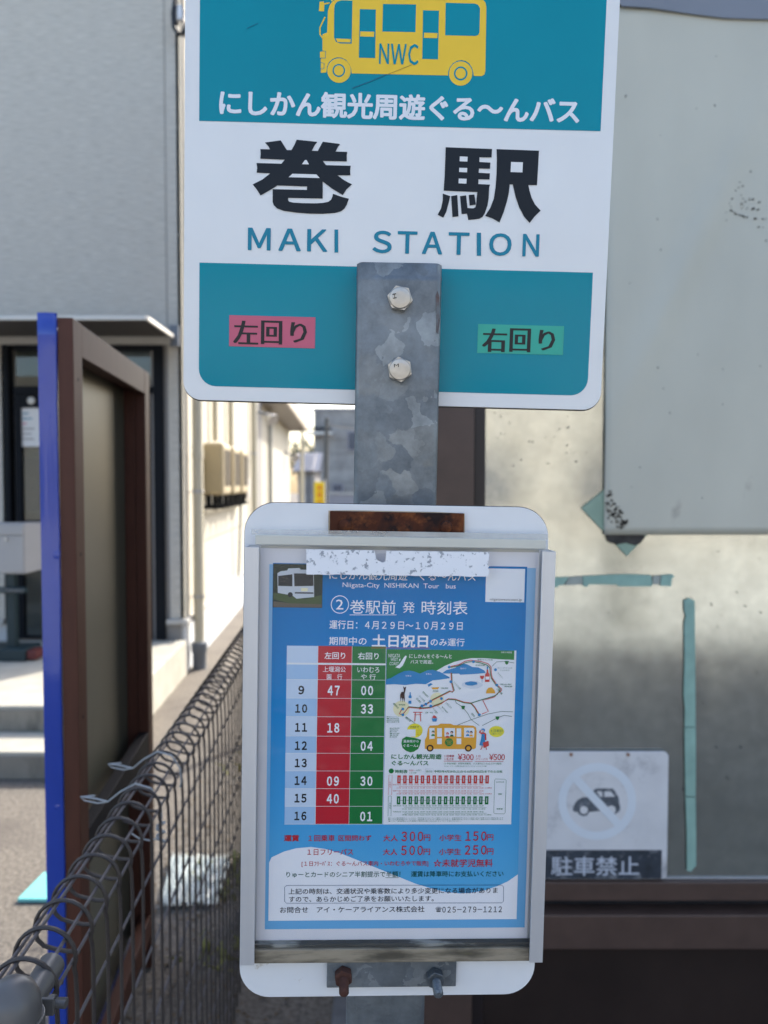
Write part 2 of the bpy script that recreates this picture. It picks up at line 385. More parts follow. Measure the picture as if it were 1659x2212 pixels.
# ================================================================ SETTING
ground = G(); ground.add([(-60, -60, 0), (60, -60, 0), (60, 120, 0), (-60, 120, 0)], [(0, 1, 2, 3)])
mesh('ground', ground, M_asph, kind='structure')

# street direction: everything along the fence and the side wall runs this way
TD = -0.051
def sx(off, Y): return off + TD * Y       # X of a line at lateral offset off
M_sh = Matrix.Identity(4)
def sbox(g, o0, o1, y0, y1, z0, z1):
    """box whose long sides follow the street direction"""
    vs = [Vector((sx(o, y), y, z)) for z in (z0, z1) for y in (y0, y1) for o in (o0, o1)]
    return g.add(vs, [(0, 2, 3, 1), (4, 5, 7, 6), (0, 1, 5, 4), (2, 6, 7, 3), (0, 4, 6, 2), (1, 3, 7, 5)])

# ---- left building
WO = -1.258                                   # side wall offset
bl = thing('clad_building', (sx(WO, 6), 6, 0), 'pale clad building with dark framed entrance and sunlit cream side wall', 'building')
CXW = sx(WO, 6)
XJ = at(358, 400, 6).x
DL, DR = at(5, 1000, 6).x, at(358, 1000, 6).x     # entrance opening
DT = at(300, 741, 6).z; DB = .285
g = G().box(-6.5, XJ - .004, 6.0, 6.25, DT + .01, 6.4); mesh('siding_panel', g, M_siding, bl)
g = G().box(XJ + .004, CXW - .006, 6.0, 6.25, .44, 6.4); mesh('siding_panel', g, M_siding, bl)
g = G().box(-6.5, DL, 6.0, 6.25, .44, DT); mesh('siding_panel', g, M_siding, bl)
g = G().box(XJ - .004, XJ + .004, 6.006, 6.24, .44, 6.4); mesh('sealant_joint', g, M_gasket, bl)
zz = .44
for k in range(8):
    z1 = zz + .81 if k else zz + .55
    g = G(); sbox(g, WO - .03, WO, 6.0, 11.5, zz + .004, min(z1, 6.4) - .004)
    mesh('siding_panel', g, M_siding_s, bl)
    zz = z1
    if zz > 6.3: break
g = G(); sbox(g, WO - .25, WO - .03, 6.02, 11.5, .02, 6.4); sbox(g, WO - .24, WO - .012, 11.5, 17.6, .02, 2.8); g.box(-6.5, CXW - .26, 8.5, 11.5, .02, 6.4)
mesh('wall_core', g, M_gasket, bl)
for y0, y1 in ((11.5, 13.5), (13.5, 15.5), (15.5, 17.6)):
    g = G(); sbox(g, WO - .03, WO, y0 + .004, y1 - .004, .45, 2.7); mesh('siding_panel', g, M_siding_s, bl)
g = G(); sbox(g, WO - .03, WO - .002, 6.03, 17.6, 0, .40); g.box(XJ - .006, CXW - .035, 6.03, 6.2, 0, .40); g.box(-6.5, DL, 6.03, 6.2, 0, .40)
mesh('plinth', g, M_plinth, bl)
g = G(); sbox(g, WO - .05, WO + .03, 5.97, 17.6, .402, .438); g.box(DR, CXW - .032, 5.965, 6.02, .402, .438); g.box(-6.5, DL, 5.965, 6.02, .402, .438)
mesh('drip_ledge', g, M_trim, bl, bev=.004)
# eave of the low wing
g = G(); sbox(g, WO - .1, -.88, 11.6, 17.8, 2.70, 2.78); mesh('eave', g, M_roof, bl)
g = G(); sbox(g, -.90, -.86, 11.55, 17.85, 2.72, 2.92); mesh('fascia', g, M_fascia, bl)
g = G().add([(sx(-.86, 11.55), 11.55, 2.93), (sx(-.86, 17.85), 17.85, 2.93), (sx(-3, 17.85), 17.85, 3.7), (sx(-3, 11.55), 11.55, 3.7)], [(0, 1, 2, 3)]); mesh('roof', g, M_roof, bl)
# awning
AL = -6.0; AX = at(378, 728, 6).x; AZ0 = at(370, 730, 6).z
ay = 5.27
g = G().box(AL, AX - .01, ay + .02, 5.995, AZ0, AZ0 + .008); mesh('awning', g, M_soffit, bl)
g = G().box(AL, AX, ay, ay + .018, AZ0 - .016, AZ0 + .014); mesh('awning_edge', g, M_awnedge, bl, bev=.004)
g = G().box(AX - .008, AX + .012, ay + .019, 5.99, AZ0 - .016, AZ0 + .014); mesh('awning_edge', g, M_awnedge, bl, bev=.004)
g = G().box(AL, AX - .02, 5.93, 5.996, AZ0 - .055, AZ0 - .003); mesh('wall_bracket', g, M_trim, bl)
g = G().box(AX - .03, AX + .04, 5.95, 5.997, AZ0 - .07, AZ0 + .09); mesh('corner_bracket', g, M_socket, bl)
# entrance: frame, transom, leaves
fy0, fy1 = 5.99, 6.08
def fr(x0, x1, y0, y1, nm='door_frame', dy=0.0, m=M_dark, par=bl):
    a = at(x0, y0, 6); b = at(x1, y1, 6)
    return mesh(nm, G().box(a.x, b.x, fy0 + dy, fy1 + dy, b.z, a.z), m, par, bev=.003)
fr(5, 29, 741, 1392); fr(330, 358, 741, 1392)
fr(29, 330, 741, 757); fr(29, 330, 835, 850, dy=.004)
fr(150, 178, 757, 1392, dy=.008)
def pane(x0, x1, y0, y1, par=bl):
    a = at(x0, y0, 6); b = at(x1, y1, 6)
    return mesh('window_pane', G().box(a.x, b.x, 6.035, 6.041, b.z, a.z), M_glass, par)
pane(29, 150, 757, 835); pane(178, 330, 757, 835)
def leaf(x0, x1):
    lf = mesh('door_leaf', G().box(at(x0, 850, 6).x, at(x0 + 13, 850, 6).x, 6.01, 6.06, DB, at(x0, 850, 6).z), M_dark, bl)
    for r in ((x1 - 13, x1, 850, 1392), (x0 + 13, x1 - 13, 850, 880), (x0 + 13, x1 - 13, 1375, 1392), (x0 + 13, x1 - 13, 1125, 1140)):
        a = at(r[0], r[2], 6); b = at(r[1], r[3], 6); mesh('door_rail', G().box(a.x, b.x, 6.012, 6.058, max(b.z, DB), a.z), M_dark, lf)
    a = at(x0 + 13, 880, 6); b = at(x1 - 13, 1375, 6); mesh('window_pane', G().box(a.x, b.x, 6.034, 6.040, max(b.z, DB), a.z), M_glass, lf)
    return lf
l1 = leaf(29, 150); l2 = leaf(178, 330)
pc = at(66, 865, 6.0)
mesh('door_badge', G().lathe((pc.x, 6.012, pc.z), [(.028, 0), (.03, .004), (.024, .009), (.001, .010)], 20, Vector((0, -1, 0))), M_awnedge, l1, smooth=True)
g = G().box(DL + .02, DR - .02, 7.6, 7.62, DB, 2.7); mesh('room_wall', g, M_room, bl)
g = G().box(DL - .3, DR + .05, 6.1, 7.6, DB - .02, DB - .002); mesh('room_floor', g, M_gasket, bl)
g = G().box(at(38, 880, 6.1).x, at(130, 880, 6.1).x, 6.09, 6.10, at(50, 990, 6.1).z, at(50, 900, 6.1).z); mesh('blind', g, M_curtain, bl)
g = G().box(at(30, 880, 6.1).x, at(120, 880, 6.1).x, 6.11, 6.12, at(50, 840, 6.1).z, at(50, 748, 6.1).z); mesh('blind', g, M_curtain, bl)
g = G().box(at(38, 880, 6.5).x, at(150, 880, 6.5).x, 6.5, 6.9, DB, at(50, 1105, 6.5).z); mesh('counter', g, M_curtain, bl)
# downpipes on the side wall
def pipe(y, off, z0, z1, r, m, clamps=(), socket=False):
    x = sx(off, y); p = mesh('downpipe', G().cyl((x, y, z0), (x, y, z1), r, 16), m, bl, smooth=True)
    for z in clamps:
        mesh('pipe_clamp', G().lathe((x, y, z), [(r + .001, -.012), (r + .005, -.012), (r + .005, .012), (r + .001, .012)], 16).tube([(x, y, z), (x - .05, y - .03, z), (x - .09, y - .03, z - .03)], .004, 6), M_clamp, p, smooth=True)
    if socket:
        mesh('pipe_socket', G().lathe((x, y, 0), [(r + .012, 0.0), (r + .012, .13), (r + .022, .15), (r + .022, .215), (r + .002, .22)], 18), M_socket, p, smooth=True)
    return p
pp = pipe(6.2, WO + .075, .2, 6.4, .043, M_pipe, (1.44, .59), True)
mesh('pipe_joint', G().lathe((sx(WO + .075, 6.2), 6.2, 1.735), [(.0435, -.03), (.047, -.03), (.047, .03), (.0435, .03)], 16), M_pipe, pp, smooth=True)
pipe(7.2, WO + .05, 1.9, 6.4, .028, M_pipe); pipe(8.2, WO + .05, 1.9, 6.4, .03, M_pipe)
pipe(10.2, WO + .06, 0, 6.4, .04, M_pipe, (1.9,))
pipe(12.4, WO + .06, 0, 2.7, .035, M_pipe2); pipe(16.9, -.93, 0, 2.7, .035, M_pipe)
# cable at the corner
cc = at(386, 40, 5.95)
cb = thing('power_cable', cc, 'black service cable looped around a white insulator on the building corner', 'cable')
P = lambda x, y, dy=0: at(x, y, 5.9 + dy)
mesh('cable', G().tube([P(380, -60), P(378, 0), P(374, 30), P(376, 58), P(386, 74), P(398, 72), P(404, 50)], .018, 8), M_black, cb, smooth=True)
mesh('cable', G().tube([P(390, -60), P(394, 0), P(398, 30), P(392, 62), P(398, 78), P(410, 84)], .006, 6), M_black, cb, smooth=True)
mesh('insulator', G().lathe(P(390, 30, .03), [(.012, -.06), (.03, -.05), (.034, 0), (.03, .05), (.012, .06)], 14), M_film_white, cb, smooth=True)

# ---- platform and steps in front of the door
st = thing('entrance_steps', (-2.2, 4.2, 0), 'pale concrete steps and landing in front of the dark entrance', 'steps')
g = G(); g.add([Vector(p) for p in [(-6.5, 4.2, .275), (sx(-1.24, 4.2), 4.2, .275), (sx(-1.24, 6.0), 5.985, .275), (-6.5, 5.985, .275),
     (-6.5, 4.2, 0), (sx(-1.24, 4.2), 4.2, 0), (sx(-1.24, 6.0), 5.985, 0), (-6.5, 5.985, 0)]], [(0, 1, 2, 3), (4, 7, 6, 5), (0, 4, 5, 1), (1, 5, 6, 2), (2, 6, 7, 3), (3, 7, 4, 0)])
mesh('landing', g, M_conc, st, bev=.008)
mesh('riser', G().box(-6.5, sx(-1.24, 4.2) - .01, 4.188, 4.199, .14, .255), M_riser, st)
mesh('step', G().box(-6.5, sx(-1.24, 4.1), 3.86, 4.187, 0, .138), M_conc, st, bev=.008)
mesh('riser', G().box(-6.5, sx(-1.24, 4.1) - .01, 3.849, 3.859, .003, .118), M_riser, st)

# ---- mailbox
Ym = 5.3
mo = at(20, 1400, Ym); mo.z = .276
mb = thing('mailbox', mo, 'pale grey mailbox with round lock on a dark stand by the entrance', 'mailbox')
x0, x1 = at(-70, 1180, Ym).x, at(53, 1180, Ym).x; z0, z1 = at(0, 1240, Ym).z, at(0, 1130, Ym).z
w2 = at(82, 1180, Ym).x - x1
bm_ = [(x0, z0), (x1, z0), (x1, z1), (x0, z1)]
g = G().add([(x0, Ym, z0), (x1, Ym, z0), (x1, Ym, z1), (x0, Ym, z1), (x0, Ym + .14, z0 + .02), (x1 + w2, Ym + .14, z0 + .025), (x1 + w2, Ym + .14, z1), (x0, Ym + .14, z1)],
            [(0, 1, 2, 3), (4, 7, 6, 5), (0, 4, 5, 1), (1, 5, 6, 2), (2, 6, 7, 3), (3, 7, 4, 0)])
mesh('box_body', g, M_mail, mb, bev=.006)
mesh('box_lid', G().box(x0 + .01, x1 - .006, Ym - .012, Ym - .001, at(0, 1155, Ym).z, at(0, 1136, Ym).z), M_mail, mb, bev=.002)
mesh('box_door', G().box(x0 + .01, x1 - .006, Ym - .008, Ym - .001, z0 + .015, at(0, 1158, Ym).z), M_mail, mb, bev=.002)
lk = at(15, 1161, Ym); mesh('lock', G().cyl((lk.x, Ym - .02, lk.z - .01), (lk.x, Ym - .008, lk.z - .01), .013, 14), M_clamp, mb, smooth=True)
px = at(28, 1300, Ym + .08).x
mesh('post', G().box(px - .035, px + .025, Ym + .05, Ym + .11, .3, z0 + .01), M_stand, mb, bev=.004)
mesh('crossbar', G().tube([(x0, Ym + .03, at(0, 1276, Ym).z), (at(52, 1276, Ym).x, Ym + .03, at(0, 1276, Ym).z)], .022, 12), M_stand, mb, smooth=True)
mesh('stand_base', G().box(x0, at(62, 1400, Ym).x, Ym - .05, Ym + .2, .278, .36), M_stand, mb, bev=.01)
mesh('end_cap', G().box(at(62, 1400, Ym).x + .001, at(84, 1400, Ym).x, Ym - .04, Ym + .1, .285, .35), M_redend, mb, bev=.012)
pm = Plane(Vector((0, Ym + .008, at(0, 1276, Ym).z)), Vector((1, 0, 0)), Vector((0, 0, -1)))
pr = Print(pm, mb, base=.001); pr.text(M_gasket, 'LATERESO', -8, 52, 1276, 7, bold=.01); pr.flush()
# notice on the door glass
a, b = at(42, 880, 6.0), at(90, 964, 6.0)
nt_ = thing('door_notice', (a.x, 6.0, b.z), 'white paper notice taped inside the upper door glass', 'notice')
mesh('notice_sheet', G().box(a.x, b.x, 6.028, 6.030, b.z, a.z), M_paper, nt_)
pn = Plane(Vector((a.x, 6.026, a.z)), Vector((1, 0, 0)), Vector((0, 0, -1))); pr = Print(pn, nt_, base=.0008)
for i, (c_, wd) in enumerate(((M_teal_ink, 14), (M_teal_ink, 22), (M_pink, 10), (M_gasket, 26), (M_gasket, 20), (M_gasket, 26))):
    pr.rect('printed_line', c_, (48, 892 + i * 11), (48 + wd, 894.5 + i * 11))
pr.flush()

# ---- air conditioners on the side wall
def ac(Y, label):
    o = thing('air_conditioner', (sx(WO, Y), Y, 1.39), label, 'air conditioner', 'outdoor units on the cream side wall')
    L_ = .46
    g = G(); sbox(g, WO + .02, WO + .205, Y, Y + L_, 1.40, 1.86); mesh('casing', g, M_ac, o, bev=.03)
    for k in range(7):
        g = G(); sbox(g, WO + .2055, WO + .212, Y + .06 + k * .05, Y + .08 + k * .05, 1.48, 1.80); mesh('grille_slat', g, M_acd, o)
    for yy in (.06, L_ - .06):
        g = G(); sbox(g, WO, WO + .2, Y + yy, Y + yy + .03, 1.28, 1.31); sbox(g, WO + .04, WO + .08, Y + yy, Y + yy + .03, 1.31, 1.40); sbox(g, WO + .14, WO + .18, Y + yy, Y + yy + .03, 1.31, 1.40)
        mesh('bracket', g, M_dark, o)
    mesh('hose', G().tube([(sx(WO + .12, Y + .2), Y + .2, 1.40), (sx(WO + .13, Y + .22), Y + .22, 1.33), (sx(WO + .09, Y + .28), Y + .28, 1.26), (sx(WO + .02, Y + .3), Y + .3, 1.3)], .012, 8), M_grey, o, smooth=True)
ac(6.7, 'nearest beige air conditioner unit beside the cream downpipe on the side wall')
ac(7.33, 'middle beige air conditioner unit of the row on the side wall')
ac(7.95, 'farthest beige air conditioner unit of the row, next to the grey meter box')
g = G(); sbox(g, WO + .001, WO + .06, 6.62, 8.9, 1.24, 1.275); mesh('cable_duct', g, M_pipe, bl, bev=.005)
eb = thing('meter_box', (sx(WO, 8.6), 8.6, 1.3), 'grey metal meter box on the cream side wall past the air conditioners', 'meter box')
g = G(); sbox(g, WO + .002, WO + .17, 8.62, 8.95, 1.33, 1.55); mesh('casing', g, M_grey, eb, bev=.008)
mesh('conduit', G().tube([(sx(WO + .08, 8.7), 8.7, 1.34), (sx(WO + .08, 8.7), 8.7, 1.24), (sx(WO + .05, 8.7), 8.7, .45)], .014, 8), M_pipe2, eb, smooth=True)
for Y_, z_, lb in ((10.9, 2.42, 'nearer silver floodlight under the eave of the cream wing'), (16.0, 2.05, 'farther silver floodlight near the end of the cream wing')):
    fl = thing('floodlight', (sx(WO, Y_), Y_, z_), lb, 'floodlight', 'floodlights on the cream wing')
    mesh('lamp_head', G().lathe((sx(WO + .22, Y_), Y_, z_), [(.03, -.12), (.05, -.05), (.09, .03), (.09, .05), (.001, .05)], 16, Vector((.6, -.5, -.5))), M_clamp, fl, smooth=True)
    mesh('lamp_arm', G().tube([(sx(WO, Y_), Y_, z_ + .1), (sx(WO + .16, Y_), Y_, z_ + .06)], .02, 8), M_socket, fl, smooth=True)

# ---- far background
M_tile = mat('granite_tile', (.36, .34, .32), rough=.8, var=.30, scale=1.3, detail=3, stretch=(1, 1, 1))
M_win = mat('far_window', (.09, .10, .13), rough=.2)
M_lilac = mat('lilac_wall', (.36, .34, .36), rough=.8)
YF = 40
fx0 = at(678, 900, YF).x; fz = at(678, 887, YF).z
fb = thing('tiled_building', (fx0, YF, 0), 'grey stone tiled building with small windows far down the passage', 'building')
mesh('wall', G().box(fx0, fx0 + 9, YF, YF + 8, 0, fz), M_tile, fb)
mesh('parapet', G().box(fx0 - .05, fx0 + 9.05, YF - .06, YF + 8.05, fz, fz + .12), M_lilac, fb)
for x0_, x1_, y0_, y1_ in ((750, 790, 931, 975), (717, 742, 1044, 1064)):
    a, b = at(x0_, y0_, YF), at(x1_, y1_, YF)
    w_ = mesh('window', G().box(a.x, b.x, YF - .08, YF - .01, b.z, a.z), M_lilac, fb); mesh('pane', G().box(a.x + .08, b.x - .08, YF - .1, YF - .085, b.z + .08, a.z - .08), M_win, w_)
for r_ in range(6):
    mesh('tile_course', G().box(fx0 - .01, fx0 + 9.01, YF - .02, YF - .005, .8 + r_ * .75, .83 + r_ * .75), M_gasket, fb)
a = at(706, 1068, 30); b = at(790, 1110, 30)
lw = thing('garden_wall', (a.x, 30, 0), 'low pale lilac wall in front of the far tiled building', 'wall')
mesh('wall', G().box(a.x, b.x + 2, 30, 30.2, 0, a.z), M_lilac, lw); mesh('coping', G().box(a.x - .05, b.x + 2.05, 29.95, 30.25, a.z, a.z + .06), M_trim, lw)
YH = 30
a = at(640, 975, YH); b = at(682, 1018, YH)
dh = thing('dark_roofed_house', (a.x, YH, 0), 'small house with dark tiled roof left of the far tiled building', 'house')
mesh('wall', G().box(a.x + .05, b.x - .05, YH + .1, YH + 3, 0, b.z), M_tile, dh)
mesh('roof', G().add([(a.x - .1, YH - .3, b.z), (b.x + .15, YH - .3, b.z), (b.x + .15, YH + 1.5, a.z), (a.x - .1, YH + 1.5, a.z), (a.x - .1, YH + 3.3, b.z), (b.x + .15, YH + 3.3, b.z)],
     [(0, 1, 2, 3), (3, 2, 5, 4), (0, 3, 4), (1, 5, 2), (0, 4, 5, 1)]), M_win, dh)
for r_ in range(4): mesh('roof_batten', G().tube([(a.x + .1 + r_ * .18, YH - .3, b.z + .02), (a.x + .1 + r_ * .18, YH + 1.5, a.z + .02)], .03, 6), M_win, dh)
mesh('window', G().box(a.x + .45, a.x + .5, YH + .05, YH + .09, .2, b.z), M_win, dh)
# side eave and lamp on the tiled building
mesh('canopy', G().box(at(664, 935, YF).x, fx0 + 1, YF - .6, YF - .15, at(664, 940, YF).z, at(664, 934, YF).z), M_awnedge, fb)
mesh('canopy_support', G().box(at(662, 926, YF).x, fx0 + .9, YF - .5, YF - .2, at(664, 929, YF).z, at(664, 925, YF).z), M_dark, fb)
# trees behind
M_leaf = mat('dark_foliage', (.035, .06, .03), rough=.8, var=.4, scale=3)
M_bark = mat('bark', (.08, .06, .045), rough=.9, var=.2)
def tree(cx, cy, h, r, label, n=900):
    t = thing('tree', (cx, cy, 0), label, 'tree', 'trees beyond the passage')
    mesh('trunk', G().tube([(cx, cy, 0), (cx + .1, cy, h * .4), (cx, cy, h * .75)], [.2, .15, .06], 8).tube([(cx + .1, cy, h * .4), (cx + r * .5, cy, h * .7)], [.09, .03], 6), M_bark, t)
    g = G()
    for i in range(n):
        a, u, q = random.uniform(0, 6.283), random.uniform(-1, 1), random.random() ** .4
        s_ = math.sqrt(1 - u * u); p = Vector((cx + r * q * s_ * math.cos(a) * (1 + .25 * math.sin(3 * a)), cy + r * q * s_ * math.sin(a), h * .68 + r * .9 * q * u + .2 * math.sin(5 * a)))
        e = Vector((random.gauss(0, 1), random.gauss(0, 1), random.gauss(0, 1))).normalized(); f_ = e.orthogonal().normalized(); w_ = random.uniform(.07, .16)
        g.add([p - e * w_, p + f_ * w_ * .5, p + e * w_, p - f_ * w_ * .5], [(0, 1, 2, 3)])
    mesh('crown', g, M_leaf, t, recalc=False)
q = at(655, 985, 50); tree(q.x, 50, q.z + 1.3, 1.5, 'dark green bushy tree left of the tiled building')
q = at(668, 990, 55); tree(q.x + .3, 55, q.z + 1.0, 1.3, 'second dark tree half hidden behind the tiled building')
# utility pole and banner
M_pole = mat('weathered_pole', (.13, .125, .11), rough=.8, var=.1)
a, b = at(706, 903, 22), at(702, 1030, 22)
up = thing('utility_pole', (b.x, 22, 0), 'thin dark utility pole in front of the far tiled building', 'utility pole')
mesh('pole', G().tube([(b.x - .01, 22, 0), (a.x, 22, a.z)], [.085, .06], 10), M_pole, up, smooth=True)
mesh('step_bolt', G().tube([(a.x - .1, 22, a.z - .55), (a.x + .1, 22, a.z - .55)], .012, 6), M_clamp, up)
g = G()
for k in range(9):
    t = k / 8; g.v
mesh('wire', G().tube([(a.x + (8 * t), 22 + 6 * t, a.z - .2 - 1.2 * t * (1 - t)) for t in [i / 8 for i in range(9)]], .012, 5), M_black, up)
YB = 14
a, b = at(678.5, 1041, YB), at(701, 1095, YB)
M_by = mat('banner_yellow', (.85, .66, .02), rough=.6); M_bo = mat('banner_orange', (.75, .25, .03), rough=.6)
bn = thing('banner', (a.x, YB, 0), 'small bright yellow banner with orange characters beside the far pole', 'banner')
mesh('banner_cloth', G().box(a.x, b.x, YB, YB + .004, .55, a.z), M_by, bn)
mesh('banner_pole', G().cyl((b.x + .012, YB, 0), (b.x + .012, YB, a.z + .05), .009, 8), M_film_white, bn)
pb = Plane(Vector((a.x, YB, a.z)), Vector((1, 0, 0)), Vector((0, 0, -1))); pr = Print(pb, bn, base=.002)
for i, chh in enumerate('営業中'): pr.text(M_bo, chh, 684, 697, 1054 + i * 15, 12, bold=.02)
pr.flush()

# ================================================================ RIGHT BUILDING
YR = 1.9
RP = Plane(Vector((0, YR, CAMZ)), Vector((1, 0, 0)), Vector((0, 0, -1)))
def rx(x): return at(x, 1106, YR).x
def rz(y): return at(830, y, YR).z
M_sheet = mat('dull_steel_sheet', (.58, .59, .53), rough=.13, metal=.88, var=.12, scale=30, detail=12, rvar=.04, bump=.0002, bscale=3, dirt=(.42, .42, .37), dscale=4, dthr=(.46, .85))
M_board = mat('faded_plastic_board', (.53, .52, .44), rough=.30, metal=.0, spec=.5, var=.07, scale=5, stretch=(1, 1, .5), detail=8, dirt=(.27, .24, .21), dscale=9, dthr=(.66, .8), bump=.0006, bscale=2)
M_bframe = mat('brown_frame', (.088, .054, .042), rough=.4, var=.15, scale=20)
M_bframe2 = mat('dark_brown_frame', (.020, .013, .013), rough=.4)
M_navy = mat('dark_groove', (.008, .009, .014), rough=.5)
M_lowpanel = mat('dark_lower_panel', (.030, .019, .015), rough=.14, spec=.6, var=.3, scale=3)
rb = thing('roadside_building', (rx(945), YR, 0), 'brown framed building front of dull steel sheet and dark lower panel at the right', 'building')
TOPR = 4.9
mesh('wall_core', G().box(rx(870), 7.5, YR + .06, 4.0, 0, TOPR), M_bframe2, rb)
mesh('corner_post', G().box(rx(870), rx(1021), YR - .03, YR + .059, 0, TOPR), M_bframe, rb, bev=.002)
mesh('corner_trim', G().box(rx(1022), rx(1047), YR - .012, YR + .059, 0, TOPR), M_bframe2, rb, bev=.002)
mesh('steel_sheet', G().box(rx(1047) + .001, 3.2, YR, YR + .004, rz(1893), 2.75), M_sheet, rb)
mesh('upper_wall', G().box(rx(1047) + .001, 3.2, YR, YR + .05, 2.752, TOPR), M_sheet, rb)
mesh('bottom_bead', G().box(rx(1047) + .001, 3.2, YR - .004, YR + .03, rz(1897), rz(1893) - .001), M_alu, rb)
mesh('sill_rail', G().box(rx(1047), 3.2, YR - .02, YR + .058, rz(1937), rz(1898)), M_bframe, rb, bev=.002)
mesh('groove', G().box(rx(1047), 3.2, YR + .02, YR + .058, rz(1962), rz(1937) - .001), M_navy, rb)
mesh('sill_rail', G().box(rx(1047), 3.2, YR - .03, YR + .058, rz(2036), rz(1962) - .001), M_bframe, rb, bev=.003)
mesh('lower_panel', G().box(rx(1047), 3.2, YR, YR + .058, .02, rz(2036) - .001), M_lowpanel, rb)
mesh('eave', G().box(rx(840), 7.6, YR - .25, 4.2, TOPR, TOPR + .12), M_bframe2, rb)
# overlaid board
bx0 = rx(1303)
bd = thing('cover_board', (bx0, YR, rz(1155)), 'large faded beige board fixed over the upper part of the steel sheet', 'board')
g = G(); nx_, nz_ = 90, 60; zlo = rz(1155); zhi = rz(20)
ra, rb_ = Vector((rx(1668), rz(120))), Vector((rx(1330), rz(900))); rdir = (rb_ - ra).normalized(); rnor = Vector((-rdir.y, rdir.x))  # diagonal ridge shaped into the sheet to catch a pale streak of sky
for i in range(nx_ + 1):
    x = bx0 + (2.35 - bx0) * i / nx_
    for j in range(nz_ + 1):
        z = zlo + (zhi - zlo) * j / nz_; q = Vector((x, z)) - ra; t_ = q.dot(rdir); w_ = q.dot(rnor)
        fade = max(0, 1 - abs(t_ - .45) / .75); h_ = .012 * fade * math.exp(-(w_ / .028) ** 2)
        g.v.append(Vector((x, YR - .008 - .002 * math.sin(x * 7 + z * 3) * .5 - h_, z)))
for i in range(nx_):
    for j in range(nz_): q = i * (nz_ + 1) + j; g.f.append((q, q + nz_ + 1, q + nz_ + 2, q + 1))
o = mesh('board_sheet', g, M_board, bd, smooth=True); sm = o.modifiers.new('t', 'SOLIDIFY'); sm.thickness = .0025; sm.offset = 0
M_bluegrey = mat('blue_grey_reflection', (.20, .22, .26), rough=.5, var=.08, scale=4)
g = G()
pts = [(1320, -60), (1320, 6), (1340, 22), (1400, 26), (1480, 38), (1560, 48), (1700, 52), (1900, 40), (1900, -60)]
mesh('reflection_band', g.prism(RP, [RP.loc(*p) for p in pts], .0135, .017), M_bluegrey, bd)  # curved strip coloured to stand in for a dark bluish reflection
# green diamond half under the board, with black glue residue
M_mint = mat('mint_plastic', (.27, .38, .29), rough=.5, var=.08, scale=20)
M_mint2 = mat('aged_mint_tape', (.28, .45, .38), rough=.6, var=.14, scale=26, dirt=(.25, .26, .22), dscale=14, dthr=(.6, .72))
M_glue = mat('dark_glue', (.05, .045, .04), rough=.9, var=.5, scale=60, detail=10)
dm = thing('diamond_plate', (rx(1345), YR, rz(1200)), 'pale green diamond shaped plate half hidden under the beige board corner', 'plate')
mesh('plate', G().prism(RP, [RP.loc(*p) for p in ((1254, 1097), (1300, 1061), (1345, 1020), (1440, 1110), (1353, 1201))], .0045, .0056), M_mint, dm, bev=.001)
def blob(seed, cx, cy, w, h, n=26, rough=.25):
    rr = random.Random(seed); out = []
    for i in range(n):
        a = 2 * math.pi * i / n; q = 1 + rr.uniform(-rough, rough); out.append((cx + w * q * math.cos(a), cy + h * q * math.sin(a)))
    return out
gl = thing('glue_residue', (rx(1345), YR, rz(1175)), 'black crusted glue residue just under the beige board corner', 'residue')
mesh('crust', G().prism(RP, [RP.loc(*p) for p in [(1306, 1153), (1388, 1152), (1391, 1160), (1383, 1172), (1370, 1178), (1350, 1172), (1330, 1176), (1312, 1170)]], .0058, .0068), M_glue, gl)
gsp = G(); rr = random.Random(3)
for i in range(70):
    t = rr.random(); x_ = 1305 + t * 42 + rr.gauss(0, 5); y_ = 1075 + t * 62 + rr.gauss(0, 11); s_ = rr.uniform(.8, 3.2)
    if x_ < 1305 or y_ > 1150: continue
    gsp.prism(RP, [RP.loc(*p) for p in blob(i, x_, y_, s_ * 1.4, s_ * .8, 7, .4)], .0108, .0124)
for i in range(42):
    x_ = 1600 + rr.gauss(0, 26); y_ = 455 + rr.gauss(0, 22) + (x_ - 1600) * .3; s_ = rr.uniform(.5, 2.0)
    gsp.prism(RP, [RP.loc(*p) for p in blob(i + 99, x_, y_, s_ * 1.6, s_, 6, .4)], .0108, .0124)
for i in range(26):
    x_ = rr.uniform(1320, 1650); y_ = rr.uniform(120, 1120); s_ = rr.uniform(.5, 1.5)
    gsp.prism(RP, [RP.loc(*p) for p in blob(i + 199, x_, y_, s_, s_ * 1.5, 6, .4)], .0108, .0124)
gs2 = G()
for i in range(60):
    x_ = rr.uniform(1055, 1290); y_ = rr.uniform(890, 1010) if i % 2 else rr.uniform(1190, 1850)
    if i % 2 == 0: x_ = rr.uniform(1200, 1655)
    s_ = rr.uniform(.4, 1.4); gs2.prism(RP, [RP.loc(*p) for p in blob(i + 299, x_, y_, s_, s_ * rr.uniform(1, 3), 6, .4)], .0043, .0047)
mesh('grime_specks', gs2, M_glue, rb, kind='stuff')
mesh('dirt_specks', gsp, M_glue, bd, kind='stuff')
